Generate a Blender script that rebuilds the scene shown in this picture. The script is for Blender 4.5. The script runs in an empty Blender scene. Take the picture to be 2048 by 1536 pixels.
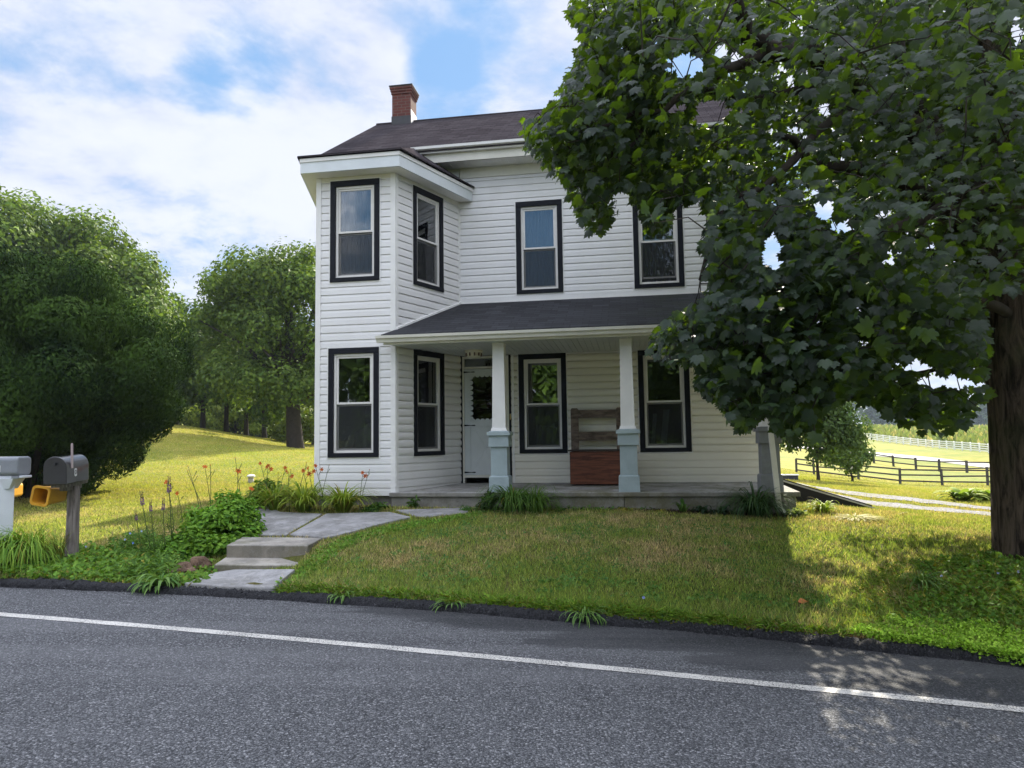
import bpy, math, random
import numpy as np
from math import sin, cos, radians, pi
from mathutils import Vector, Matrix
random.seed(7); RNG = np.random.default_rng(7)
scene = bpy.context.scene
COL = scene.collection

# ------------------------------------------------------------------ camera
F_PX, PITCH, ROLL, EYE = 1420.0, radians(4.5), radians(0.8107), 1.6
cam_d = bpy.data.cameras.new('camera'); cam = bpy.data.objects.new('camera', cam_d); COL.objects.link(cam)
cam_d.sensor_width = 36.0; cam_d.lens = 36.0 * F_PX / 2048.0
cam_d.clip_start = 0.1; cam_d.clip_end = 4000
fwd = Vector((0, cos(PITCH), sin(PITCH))); up0 = Vector((0, -sin(PITCH), cos(PITCH))); rt0 = Vector((1, 0, 0))
rt = rt0 * cos(ROLL) - up0 * sin(ROLL); up = up0 * cos(ROLL) + rt0 * sin(ROLL)
cam.matrix_world = Matrix(((rt.x, up.x, -fwd.x, 0), (rt.y, up.y, -fwd.y, 0), (rt.z, up.z, -fwd.z, EYE), (0, 0, 0, 1)))
scene.camera = cam
# ------------------------------------------------------------------ light
SUN_AZ, SUN_EL = radians(18.2), radians(35.8)          # azimuth clockwise from +Y
SUN_DIR = Vector((sin(SUN_AZ) * cos(SUN_EL), cos(SUN_AZ) * cos(SUN_EL), sin(SUN_EL)))
sun_d = bpy.data.lights.new('sun', 'SUN'); sun_d.energy = 5.0; sun_d.angle = radians(0.55); sun_d.color = (1.0, 0.92, 0.77)
sun = bpy.data.objects.new('sun', sun_d); COL.objects.link(sun); sun.rotation_euler = SUN_DIR.to_track_quat('Z', 'Y').to_euler(); sun.location = (20, 40, 60)
scene.view_settings.view_transform = 'Standard'; scene.view_settings.look = 'None'
scene.view_settings.gamma = 1.0; scene.view_settings.exposure = 1.22
scene.render.engine = 'CYCLES'
scene.cycles.max_bounces = 7; scene.cycles.transparent_max_bounces = 10
scene.cycles.diffuse_bounces = 3; scene.cycles.glossy_bounces = 3; scene.cycles.transmission_bounces = 3

def ray(px, py):
    X = px - 1024; Y = py - 768
    a = X * cos(ROLL) - Y * sin(ROLL); b = X * sin(ROLL) + Y * cos(ROLL)
    zc = -b / F_PX
    return np.array([a / F_PX, cos(PITCH) - zc * sin(PITCH), sin(PITCH) + zc * cos(PITCH)])
def onz(px, py, z):
    d = ray(px, py); t = (z - EYE) / d[2]; return d[0] * t, d[1] * t
def atd(px, py, dist):                               # point at forward distance dist
    d = ray(px, py); t = dist / d[1]; return d[0] * t, dist, EYE + d[2] * t
def project(P):                                      # (N,3) -> px,py
    P = np.asarray(P, float); z = P[:, 2] - EYE
    yc = P[:, 1] * cos(PITCH) + z * sin(PITCH); zc = -P[:, 1] * sin(PITCH) + z * cos(PITCH)
    yc = np.where(yc < .05, .05, yc)
    a = P[:, 0] / yc * F_PX; b = -zc / yc * F_PX
    return 1024 + a * cos(ROLL) + b * sin(ROLL), 768 - a * sin(ROLL) + b * cos(ROLL)

# ------------------------------------------------------------------ node helper
def N(nt, typ, **kw):
    n = nt.nodes.new(typ)
    for k, v in kw.items():
        if k in ('op',): n.operation = v
        elif k == 'ins':
            for kk, vv in v.items():
                if isinstance(vv, bpy.types.NodeSocket): nt.links.new(vv, n.inputs[kk])
                else: n.inputs[kk].default_value = vv
        else: setattr(n, k, v)
    return n
def mth(nt, op, a, b=0.0, clamp=False):
    return N(nt, 'ShaderNodeMath', op=op, use_clamp=clamp, ins={0: a, 1: b}).outputs[0]
def mixc(nt, f, a, b, mode='MIX'):
    n = nt.nodes.new('ShaderNodeMix'); n.data_type = 'RGBA'; n.blend_type = mode
    for i, v in ((0, f), (6, a), (7, b)):
        if isinstance(v, bpy.types.NodeSocket): nt.links.new(v, n.inputs[i])
        else: n.inputs[i].default_value = v if i == 0 else ((*v, 1) if len(v) == 3 else v)
    return n.outputs[2]
def ramp(nt, f, p0, p1):
    n = N(nt, 'ShaderNodeMapRange', ins={0: f, 1: p0, 2: p1}); n.interpolation_type = 'SMOOTHSTEP'; return n.outputs[0]

# ------------------------------------------------------------------ sky
w = bpy.data.worlds.new("World"); scene.world = w; w.use_nodes = True; nt = w.node_tree; nt.nodes.clear()
wo = N(nt, 'ShaderNodeOutputWorld'); bg = N(nt, 'ShaderNodeBackground'); nt.links.new(bg.outputs[0], wo.inputs[0]); bg.inputs[1].default_value = 0.083
sky = N(nt, 'ShaderNodeTexSky', sky_type='NISHITA', sun_disc=False); sky.sun_elevation = SUN_EL; sky.sun_rotation = SUN_AZ
sky.air_density = 1.6; sky.dust_density = .4; sky.ozone_density = 3.0
tc = N(nt, 'ShaderNodeTexCoord'); g = tc.outputs['Generated']
sep = N(nt, 'ShaderNodeSeparateXYZ', ins={0: g})
zz = mth(nt, 'ADD', mth(nt, 'MAXIMUM', sep.outputs[2], 0.0), 0.22)
cx = mth(nt, 'DIVIDE', sep.outputs[0], zz); cy = mth(nt, 'DIVIDE', sep.outputs[1], zz)
cv = N(nt, 'ShaderNodeCombineXYZ', ins={0: cx, 1: cy, 2: 0.3})
n1 = N(nt, 'ShaderNodeTexNoise', ins={'Vector': cv.outputs[0], 'Scale': 1.7, 'Detail': 9.0, 'Roughness': .62, 'Distortion': .35})
n2 = N(nt, 'ShaderNodeTexNoise', ins={'Vector': cv.outputs[0], 'Scale': 5.5, 'Detail': 8.0, 'Roughness': .6})
cov = mth(nt, 'ADD', mth(nt, 'MULTIPLY', n1.outputs[0], .8), mth(nt, 'MULTIPLY', n2.outputs[0], .3))
holes = None
for (hx, hy, rad, amt) in ((905, 40, 5.5, .11), (1000, 5, 5, .10), (895, 190, 4.6, .14), (880, 120, 3.5, .06), (470, 148, 4.6, .15), (390, 165, 3.0, .09), (330, 560, 9, .07), (520, 420, 8, .05), (180, 120, 6, .05), (1330, 220, 8, .15), (1560, 480, 8, .2), ('b', (-.30, -.90, .30), 16, .3)):
    d = ray(hx, hy) if hx != 'b' else np.array(hy); d = d / np.linalg.norm(d)
    dt = N(nt, 'ShaderNodeVectorMath', op='DOT_PRODUCT', ins={0: g, 1: tuple(d)}).outputs['Value']
    m = mth(nt, 'MULTIPLY', ramp(nt, dt, cos(radians(rad)), cos(radians(rad * .15))), amt)
    holes = m if holes is None else mth(nt, 'ADD', holes, m)
cov = mth(nt, 'SUBTRACT', cov, holes)
cm = ramp(nt, cov, .34, .55)
# cloud brightness: thin and shaded grey-lilac to white; unseen front-lit clouds opposite the sun and overhead boosted to fill the shade
sh = ramp(nt, mth(nt, 'ADD', mth(nt, 'MULTIPLY', n2.outputs[0], .5), mth(nt, 'MULTIPLY', n1.outputs[0], .5)), .36, .60)
ccol = mixc(nt, sh, (3.7, 4.0, 4.95), (4.9, 5.05, 5.6))
back = N(nt, 'ShaderNodeVectorMath', op='DOT_PRODUCT', ins={0: g, 1: (0, -.9, .44)}).outputs['Value']
bf = mth(nt, 'ADD', mth(nt, 'ADD', mth(nt, 'MULTIPLY', ramp(nt, back, -.1, .9), .8), mth(nt, 'MULTIPLY', ramp(nt, sep.outputs[2], .55, .95), 2.2)), 1.0)
ccol = N(nt, 'ShaderNodeVectorMath', op='SCALE', ins={0: ccol, 3: bf}).outputs[0]
skyc = mixc(nt, .88, sky.outputs[0], (1.35, 2.6, 4.6))
full = mixc(nt, mth(nt, 'MULTIPLY', cm, .93), skyc, ccol)
nt.links.new(full, bg.inputs[0])

# ------------------------------------------------------------------ materials
MATS = {}
def mat(name, col, rough=.8, var=.12, scale=6.0, bump=0.0, bscale=60.0, metal=0.0, spec=.3, fn=None, coat=0):
    if name in MATS: return MATS[name]
    m = bpy.data.materials.new(name); m.use_nodes = True; nt = m.node_tree; b = nt.nodes['Principled BSDF']
    tc = N(nt, 'ShaderNodeTexCoord').outputs['Object']
    no = N(nt, 'ShaderNodeTexNoise', ins={'Vector': tc, 'Scale': scale, 'Detail': 6.0, 'Roughness': .65})
    f = ramp(nt, no.outputs[0], .3, .7)
    c = mixc(nt, f, tuple(max(0, x * (1 - var)) for x in col), tuple(min(1, x * (1 + var)) for x in col))
    if fn: c = fn(nt, tc, c, b) or c
    if hasattr(c, 'is_linked'): nt.links.new(c, b.inputs['Base Color'])
    b.inputs['Roughness'].default_value = rough; b.inputs['Metallic'].default_value = metal
    b.inputs['Specular IOR Level'].default_value = spec
    if coat: b.inputs['Coat Weight'].default_value = coat
    if bump:
        bn = N(nt, 'ShaderNodeTexNoise', ins={'Vector': tc, 'Scale': bscale, 'Detail': 4.0, 'Roughness': .7})
        bp = N(nt, 'ShaderNodeBump', ins={'Height': bn.outputs[0], 'Strength': 1.0, 'Distance': bump})
        nt.links.new(bp.outputs[0], b.inputs['Normal'])
    MATS[name] = m; return m

def foliage(name, trans=.4, rough=.5, spec=.25, tcol=(1.25, 1.25, .45)):
    if name in MATS: return MATS[name]
    m = bpy.data.materials.new(name); m.use_nodes = True; nt = m.node_tree; b = nt.nodes['Principled BSDF']
    at = N(nt, 'ShaderNodeAttribute', attribute_name='Col')
    nt.links.new(at.outputs[0], b.inputs['Base Color']); b.inputs['Roughness'].default_value = rough; b.inputs['Specular IOR Level'].default_value = spec
    tr = N(nt, 'ShaderNodeBsdfTranslucent', ins={0: mixc(nt, 1.0, at.outputs[0], tcol, 'MULTIPLY')})
    mx = N(nt, 'ShaderNodeMixShader', ins={0: trans, 1: b.outputs[0], 2: tr.outputs[0]})
    nt.links.new(mx.outputs[0], nt.nodes['Material Output'].inputs[0])
    MATS[name] = m; return m

# ------------------------------------------------------------------ mesh / object helpers
def tag(o, label=None, cat=None, group=None, kind=None):
    if label: o['label'] = label
    if cat: o['category'] = cat
    if group: o['group'] = group
    if kind: o['kind'] = kind
    return o
def empty(name, loc, rz=0, label=None, cat=None, group=None):
    o = bpy.data.objects.new(name, None); COL.objects.link(o); o.location = loc; o.rotation_euler = (0, 0, rz)
    o.empty_display_size = .2
    return tag(o, label, cat, group)
def np_mesh(name, V, Fc, material, parent=None, cols=None, smooth=False, loc=None):
    V = np.asarray(V, np.float32).reshape(-1, 3); Fc = np.asarray(Fc, np.int32)
    me = bpy.data.meshes.new(name); k = Fc.shape[1]; nf = len(Fc)
    me.vertices.add(len(V)); me.vertices.foreach_set('co', V.ravel())
    me.loops.add(nf * k); me.loops.foreach_set('vertex_index', Fc.ravel())
    me.polygons.add(nf); me.polygons.foreach_set('loop_start', np.arange(0, nf * k, k, dtype=np.int32))
    me.polygons.foreach_set('loop_total', np.full(nf, k, np.int32))
    if smooth: me.polygons.foreach_set('use_smooth', np.ones(nf, bool))
    if cols is not None:
        a = me.color_attributes.new('Col', 'FLOAT_COLOR', 'POINT')
        c = np.ones((len(V), 4), np.float32); c[:, :3] = cols; a.data.foreach_set('color', c.ravel())
    me.update(calc_edges=True); me.materials.append(material)
    o = bpy.data.objects.new(name, me); COL.objects.link(o)
    if parent: o.parent = parent
    if loc is not None: o.location = loc
    return o
class MB:
    def __init__(s): s.v = []; s.f = []
    def add(s, vs, fs):
        b = len(s.v); s.v += [tuple(map(float, p)) for p in vs]; s.f += [tuple(i + b for i in f) for f in fs]; return s
    def box(s, x0, x1, y0, y1, z0, z1):
        return s.add([(x0, y0, z0), (x1, y0, z0), (x1, y1, z0), (x0, y1, z0), (x0, y0, z1), (x1, y0, z1), (x1, y1, z1), (x0, y1, z1)],
              [(0, 3, 2, 1), (4, 5, 6, 7), (0, 1, 5, 4), (1, 2, 6, 5), (2, 3, 7, 6), (3, 0, 4, 7)])
    def frustum(s, cx, cy, z0, z1, w0, w1, d0=None, d1=None):
        d0 = w0 if d0 is None else d0; d1 = w1 if d1 is None else d1
        vs = [(cx + sx * w / 2, cy + sy * d / 2, z) for z, w, d in ((z0, w0, d0), (z1, w1, d1)) for sx, sy in ((-1, -1), (1, -1), (1, 1), (-1, 1))]
        return s.add(vs, [(0, 3, 2, 1), (4, 5, 6, 7), (0, 1, 5, 4), (1, 2, 6, 5), (2, 3, 7, 6), (3, 0, 4, 7)])
    def prism(s, base, top):                     # two rings of equal length
        n = len(base); vs = list(base) + list(top)
        fs = [tuple(range(n - 1, -1, -1)), tuple(range(n, 2 * n))] + [(i, (i + 1) % n, n + (i + 1) % n, n + i) for i in range(n)]
        return s.add(vs, fs)
    def tube(s, pts, rad, n=6, caps=True):
        pts = [Vector(p) for p in pts]; m = len(pts)
        if not hasattr(rad, '__len__'): rad = [rad] * m
        vs = []; ref = None
        for i, p in enumerate(pts):
            t = (pts[min(i + 1, m - 1)] - pts[max(i - 1, 0)]).normalized()
            if ref is None: ref = t.orthogonal().normalized()
            ref = (ref - t * ref.dot(t)); ref = ref.normalized() if ref.length > 1e-6 else t.orthogonal().normalized()
            b = t.cross(ref)
            for k in range(n):
                a = 2 * pi * k / n; vs.append(p + (ref * cos(a) + b * sin(a)) * rad[i])
        fs = [(i * n + k, i * n + (k + 1) % n, (i + 1) * n + (k + 1) % n, (i + 1) * n + k) for i in range(m - 1) for k in range(n)]
        if caps: fs += [tuple(range(n - 1, -1, -1)), tuple((m - 1) * n + k for k in range(n))]
        return s.add(vs, fs)
    def build(s, name, material, parent=None, loc=None, smooth=False, bevel=0):
        me = bpy.data.meshes.new(name); me.from_pydata(s.v, [], s.f); me.update(); me.materials.append(material)
        o = bpy.data.objects.new(name, me); COL.objects.link(o)
        if parent: o.parent = parent
        if loc is not None: o.location = loc
        if smooth:
            me.polygons.foreach_set('use_smooth', np.ones(len(me.polygons), bool))
        if bevel:
            bv = o.modifiers.new('bevel', 'BEVEL'); bv.width = bevel; bv.segments = 2; bv.limit_method = 'ANGLE'
        return o
def copy_tree(o, parent=None):
    c = o.copy(); COL.objects.link(c)
    if parent: c.parent = parent
    for ch in list(o.children): copy_tree(ch, c)
    return c

# ------------------------------------------------------------------ terrain
def road_z(x): return -0.028 * np.clip(x, -40, 60) + 0.0
_e = []
def on_road(px, py):
    x, y = onz(px, py, 0.0)
    for _ in range(8): x, y = onz(px, py, float(road_z(x)))
    return x, y
EP = np.array([on_road(*q) for q in ((0, 1172), (250, 1183), (500, 1197), (750, 1212), (1000, 1230), (1250, 1250), (1500, 1274), (1750, 1300), (2048, 1334))])
LP = np.array([on_road(*q) for q in ((0, 1229), (512, 1272), (1024, 1318), (1536, 1370), (2048, 1420))])
ce = np.polyfit(EP[:, 0], EP[:, 1], 2); cl = np.polyfit(LP[:, 0], LP[:, 1], 2)
def poly_ext(c, x, xa, xb):
    x = np.asarray(x, float); xc = np.clip(x, xa, xb)
    return np.polyval(c, xc) + (x - xc) * np.polyval(np.polyder(c), xc)
def edge_y(x): return poly_ext(ce, x, EP[0, 0], EP[-1, 0] + .5)
def line_y(x): return poly_ext(cl, x, EP[0, 0], LP[-1, 0] + .5)
PSI = radians(9.3477); CP, SP = cos(PSI), sin(PSI)
def H(u, v): return (u * CP + v * SP, -u * SP + v * CP)

ctl = []
for x in (-60, -30, -16, -10, -7, -5, -3, -1, .5, 2, 3.5, 5, 7, 10, 16, 30, 60):
    y = float(edge_y(x)) + .2; ctl.append((x, y, float(road_z(x)) + .075))
for px, py, z in ((480, 1000, .5), (300, 1035, .38), (30, 1100, .25), (143, 1118, .17), (10, 1096, .22), (150, 1000, .35), (300, 982, .42),
                  (1578, 1030, .42), (2043, 1115, .30), (1987, 1033, .16), (1987, 1017, .14), (1748, 1013, .2), (1640, 976, .24), (760, 1040, .44), (640, 1076, .37), (470, 1150, .11), (1800, 1100, .27), (1500, 1030, .43)):
    x, y = onz(px, py, z); ctl.append((x, y, z))
for u, v, z in ((-3.9, 11.3, .52), (-2, 11.3, .50), (0, 11.3, .48), (2.4, 11.3, .44), (-1, 8.4, .31), (1.0, 8.2, .27), (-1.5, 10, .42), (1.5, 9.8, .38), (-3, 14, .5), (2, 15, .45), (-5, 20, .5), (2, 20, .3), (-5.5, 10.6, .48)):
    ctl.append((*H(u, v), z))
for px, py, d in ((503, 966, 22), (503, 930, 28), (330, 903, 32), (610, 908, 32), (600, 896, 46), (420, 862, 46), (350, 850, 48), (200, 846, 52), (0, 835, 52), (-500, 825, 50),
                  (600, 890, 90), (200, 790, 110), (-600, 790, 110), (1600, 955, 28), (1750, 968, 30), (1900, 985, 26),
                  (1713, 958.5, 50), (1795, 968, 48), (1879, 971, 47), (1969, 971, 47), (2200, 985, 44), (1600, 946, 52),
                  (1711, 919, 85), (1784, 932.6, 76), (1875, 943, 70), (1984, 946, 66), (1690, 906, 100), (1995, 941, 82), (1880, 925, 90),
                  (1729, 878.5, 150), (1998, 909, 100), (1850, 894, 125), (2300, 925, 85), (1650, 866, 185),
                  (1650, 858, 330), (2000, 858, 330), (2500, 858, 330), (1100, 880, 60), (1100, 870, 150), (1100, 850, 400), (200, 800, 400), (-800, 800, 400), (3000, 880, 120), (2600, 900, 60)):
    ctl.append(atd(px, py, d))
ctl = np.array(ctl, float)
def warp(x, y):
    r = np.sqrt(x * x + (y + 3) ** 2) + 1e-6; th = np.arctan2(x, y + 3); return np.stack([th * 2.2, np.log(r) * 1.6], -1)
CW = warp(ctl[:, 0], ctl[:, 1])
def tps(d): return np.where(d > 1e-9, d * d * np.log(d + 1e-12), 0)
_D = np.linalg.norm(CW[:, None] - CW[None], axis=-1); n_ = len(ctl)
_A = np.zeros((n_ + 3, n_ + 3)); _A[:n_, :n_] = tps(_D) + np.eye(n_) * 2e-4; _A[:n_, n_] = 1; _A[:n_, n_ + 1:] = CW; _A[n_:, :n_] = _A[:n_, n_:].T
_W = np.linalg.solve(_A, np.concatenate([ctl[:, 2], [0, 0, 0]]))
def height(x, y):
    x = np.atleast_1d(np.asarray(x, float)); y = np.atleast_1d(np.asarray(y, float)); out = np.empty_like(x)
    Wp = warp(x, y)
    for i in range(0, len(x), 20000):
        q = Wp[i:i + 20000]; d = np.linalg.norm(q[:, None] - CW[None], axis=-1)
        out[i:i + 20000] = tps(d) @ _W[:n_] + _W[n_] + q @ _W[n_ + 1:]
    return np.clip(out, -4, 14)
def road_d(x, y):                                     # signed distance inland of the kerb line
    x = np.asarray(x, float); s = (edge_y(x + .1) - edge_y(x - .1)) / .2
    return (np.asarray(y, float) - edge_y(x)) / np.sqrt(1 + s * s)
def ground(x, y):
    x = np.atleast_1d(np.asarray(x, float)); y = np.atleast_1d(np.asarray(y, float))
    d = road_d(x, y); hi = height(x, np.maximum(y, edge_y(x) + .15)); lo = road_z(x) - .09
    t = np.clip((d - .02) / .14, 0, 1); return lo * (1 - t) + hi * t
def gz(x, y): return float(ground(x, y)[0])
_T = np.geomspace(3, 900, 1400)
def gp(px, py):                                       # where a sight line meets the ground
    d = ray(px, py); lo, n = 0, len(_T)
    Z = ground(d[0] * _T, d[1] * _T) - (d[2] * _T + EYE); k = int(np.argmax(Z > 0)) if (Z > 0).any() else n - 1
    k = max(k, 1); f = Z[k - 1] / (Z[k - 1] - Z[k] + 1e-12) if Z[k] > 0 else 1; t = _T[k - 1] + (_T[k] - _T[k - 1]) * f
    return d[0] * t, d[1] * t

def grid_noise(x, y, s, seed=0):
    r = np.random.default_rng(seed); v = 0
    for k in range(5):
        a, b, c, e = r.uniform(-1, 1, 4); f = s * (1.7 ** k)
        v = v + np.sin(f * (a * x + b * y) + 7 * c) * np.cos(f * (b * x - a * y) + 9 * e) / (1.3 ** k)
    return v
# ground sheet: rings around the viewpoint
rr = np.concatenate([[0.5], np.geomspace(2.5, 900, 330)]); th = np.linspace(-pi, pi, 420, endpoint=False)
R, T = np.meshgrid(rr, th, indexing='ij'); GX = (R * np.sin(T)).ravel(); GY = (R * np.cos(T)).ravel() - 0.0
GZ = ground(GX, GY)
far = (GY < -4) | (np.abs(GX) > 300); GZ = np.where(road_d(GX, GY) < -7.6, road_z(GX) + .02 + .02 * np.minimum(60, -road_d(GX, GY) - 7.6), GZ)
nr, nth = R.shape; idx = np.arange(nr * nth).reshape(nr, nth); nx = np.roll(idx, -1, 1)
Fq = np.stack([idx[:-1], nx[:-1], nx[1:], idx[1:]], -1).reshape(-1, 4)[:, ::-1]
cidx = len(GX)

def lawn_fn(nt, tc, c, b):
    a = N(nt, 'ShaderNodeTexNoise', ins={'Vector': tc, 'Scale': .55, 'Detail': 8.0, 'Roughness': .7}).outputs[0]
    a2 = N(nt, 'ShaderNodeTexNoise', ins={'Vector': tc, 'Scale': 9.0, 'Detail': 8.0, 'Roughness': .8}).outputs[0]
    f = ramp(nt, mth(nt, 'ADD', mth(nt, 'MULTIPLY', a, .6), mth(nt, 'MULTIPLY', a2, .4)), .40, .60)
    a5 = N(nt, 'ShaderNodeTexNoise', ins={'Vector': tc, 'Scale': .06, 'Detail': 3.0}).outputs[0]
    far_ = mixc(nt, ramp(nt, a5, .4, .6), mixc(nt, f, (.125, .185, .026), (.250, .235, .050)), mixc(nt, f, (.200, .220, .024), (.325, .268, .052)))
    g3 = N(nt, 'ShaderNodeTexNoise', ins={'Vector': tc, 'Scale': 45.0, 'Detail': 5.0, 'Roughness': .8}).outputs[0]
    near_ = mixc(nt, ramp(nt, g3, .35, .7), (.045, .045, .014), mixc(nt, f, (.12, .14, .025), (.22, .17, .07)))
    ln = N(nt, 'ShaderNodeVectorMath', operation='LENGTH', ins={0: tc}).outputs['Value']
    return mixc(nt, ramp(nt, ln, 14.0, 34.0), near_, mixc(nt, mth(nt, 'MULTIPLY', ramp(nt, g3, .6, .4), .3), far_, (.07, .08, .015)))
M_lawn = mat('lawn', (.1, .12, .03), .9, bump=.02, bscale=40, fn=lawn_fn, spec=.1)
go = np_mesh('ground', np.stack([GX, GY, GZ], -1), Fq, M_lawn, smooth=True); tag(go, kind='structure')

# road
def asphalt_fn(nt, tc, c, b):
    v = N(nt, 'ShaderNodeTexVoronoi', ins={'Vector': tc, 'Scale': 82.0, 'Randomness': 1.0}); v2 = N(nt, 'ShaderNodeTexVoronoi', ins={'Vector': tc, 'Scale': 175.0})
    h1 = N(nt, 'ShaderNodeSeparateColor', ins={0: v.outputs['Color']}).outputs[0]; h2 = N(nt, 'ShaderNodeSeparateColor', ins={0: v2.outputs['Color']}).outputs[1]
    big = N(nt, 'ShaderNodeTexNoise', ins={'Vector': tc, 'Scale': .8, 'Detail': 6.0, 'Roughness': .6}).outputs[0]
    base = mixc(nt, ramp(nt, big, .3, .7), (.066, .068, .074), (.092, .095, .102))
    c = mixc(nt, mth(nt, 'MULTIPLY', mth(nt, 'POWER', h1, 5.0), .62), base, (.50, .50, .51)); c = mixc(nt, mth(nt, 'MULTIPLY', mth(nt, 'POWER', h2, 3.0), .42), c, (.30, .305, .32))
    dark = mth(nt, 'MAXIMUM', mth(nt, 'MULTIPLY', ramp(nt, v.outputs['Distance'], .45, .75), .8), mth(nt, 'MULTIPLY', ramp(nt, h2, .38, .10), .65)); c = mixc(nt, dark, c, (.012, .013, .016))
    # worn patches and the damp strip along the kerb
    sx = N(nt, 'ShaderNodeSeparateXYZ', ins={0: tc}); ed = mth(nt, 'ADD', sx.outputs[1], mth(nt, 'ADD', mth(nt, 'MULTIPLY', sx.outputs[0], .43), mth(nt, 'MULTIPLY', mth(nt, 'MULTIPLY', sx.outputs[0], sx.outputs[0]), .022)))
    wn = N(nt, 'ShaderNodeTexNoise', ins={'Vector': N(nt, 'ShaderNodeMapping', ins={0: tc, 'Rotation': (0, 0, .42), 'Scale': (.55, 2.2, 1)}).outputs[0], 'Scale': 1.1, 'Detail': 8.0, 'Roughness': .62}).outputs[0]
    near = mth(nt, 'MULTIPLY', ramp(nt, ed, 5.3, 6.6), ramp(nt, sx.outputs[0], -2.8, -.6)); wet = ramp(nt, mth(nt, 'ADD', wn, mth(nt, 'MULTIPLY', near, .42)), .70, .80)
    wet = mth(nt, 'MULTIPLY', wet, ramp(nt, near, .02, .3)); c = mixc(nt, mth(nt, 'MULTIPLY', wet, .66), c, (.012, .013, .016))
    tw = N(nt, 'ShaderNodeTexNoise', ins={'Vector': N(nt, 'ShaderNodeMapping', ins={0: tc, 'Rotation': (0, 0, .36), 'Scale': (.12, 1.3, 1)}).outputs[0], 'Scale': 1.0, 'Detail': 4.0}).outputs[0]
    c = mixc(nt, mth(nt, 'MULTIPLY', ramp(nt, tw, .5, .62), .22), c, (.20, .20, .21))
    bp = N(nt, 'ShaderNodeBump', ins={'Height': mth(nt, 'ADD', v.outputs['Distance'], v2.outputs['Distance']), 'Strength': 1.0, 'Distance': .005}); nt.links.new(bp.outputs[0], b.inputs['Normal'])
    return c
M_asph = mat('asphalt', (.06, .06, .07), .78, fn=asphalt_fn, spec=.35)
xs = np.concatenate([np.linspace(-220, -30, 20), np.linspace(-28, 28, 225), np.linspace(30, 220, 20)])
def strip(name, material, off0, off1, yfun, dz, nseg=2, kind='structure', xs=xs, jag=0):
    V = []; s = (yfun(xs + .1) - yfun(xs - .1)) / .2; nxv = -s / np.sqrt(1 + s * s); nyv = 1 / np.sqrt(1 + s * s)
    for k in range(nseg + 1):
        o = off0 + (off1 - off0) * k / nseg
        jj = jag * grid_noise(xs, xs * 0 + k, 9.0, k) if jag and k in (0, nseg) else 0
        X = xs + nxv * (o + jj); Y = yfun(xs) + nyv * (o + jj); V.append(np.stack([X, Y, road_z(X) + dz], -1))
    V = np.concatenate(V); n = len(xs); i = np.arange(n - 1)
    Fc = np.concatenate([np.stack([k * n + i, k * n + i + 1, (k + 1) * n + i + 1, (k + 1) * n + i], -1) for k in range(nseg)])
    if off1 < off0: Fc = Fc[:, ::-1]
    o = np_mesh(name, V, Fc, material); tag(o, kind=kind); return o
strip('road', M_asph, -7.6, .1, edge_y, 0.0, 10)
def paint_fn(nt, tc, c, b):
    n = N(nt, 'ShaderNodeTexNoise', ins={'Vector': tc, 'Scale': 90.0, 'Detail': 4.0, 'Roughness': .7}).outputs[0]
    n2 = N(nt, 'ShaderNodeTexNoise', ins={'Vector': tc, 'Scale': 3.0, 'Detail': 4.0}).outputs[0]
    return mixc(nt, ramp(nt, mth(nt, 'ADD', n, mth(nt, 'MULTIPLY', n2, .25)), .62, .73), c, (.08, .08, .08))
M_line = mat('road paint', (.56, .54, .50), .7, fn=paint_fn)
xs2 = np.concatenate([np.linspace(-220, -30, 20), np.linspace(-28, 28, 900), np.linspace(30, 220, 20)])
strip('road_marking', M_line, -.052, .052, line_y, .004, 1, xs=xs2, jag=.0022)
# asphalt kerb: rough rolled edge
prof = [(-.04, -.01), (-.028, .018), (-.005, .040), (.03, .054), (.075, .060), (.12, .054), (.17, .0)]
xk = np.arange(-26, 26, .02); s = (edge_y(xk + .1) - edge_y(xk - .1)) / .2; nxv = -s / np.sqrt(1 + s * s); nyv = 1 / np.sqrt(1 + s * s)
V = []
for k, (o, z) in enumerate(prof):
    j = (RNG.normal(0, .011, len(xk)) if 0 < k < 6 else 0) + .013 * grid_noise(xk, xk * 0, 2.0, 3) + .006 * grid_noise(xk, xk * 0, 11.0, 4)
    jz = (RNG.normal(0, .009, len(xk)) if 0 < k < 6 else 0) + .009 * grid_noise(xk, xk * 0, 1.3, 5) + .004 * grid_noise(xk, xk * 0, 9.0, 6)
    X = xk + nxv * (o + j); Y = edge_y(xk) + nyv * (o + j); V.append(np.stack([X, Y, road_z(X) + z + jz * (z > 0)], -1))
n = len(xk); i = np.arange(n - 1)
Fc = np.concatenate([np.stack([k * n + i, k * n + i + 1, (k + 1) * n + i + 1, (k + 1) * n + i], -1) for k in range(len(prof) - 1)])
def kerb_fn(nt, tc, c, b):
    v = N(nt, 'ShaderNodeTexVoronoi', ins={'Vector': tc, 'Scale': 70.0})
    return mixc(nt, ramp(nt, v.outputs['Distance'], .1, .7), (.028, .029, .033), (.006, .006, .008))
M_kerb = mat('kerb asphalt', (.02, .02, .02), .75, bump=.012, bscale=70, fn=kerb_fn)
tag(np_mesh('kerb', np.concatenate(V), Fc, M_kerb), kind='structure')

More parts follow.
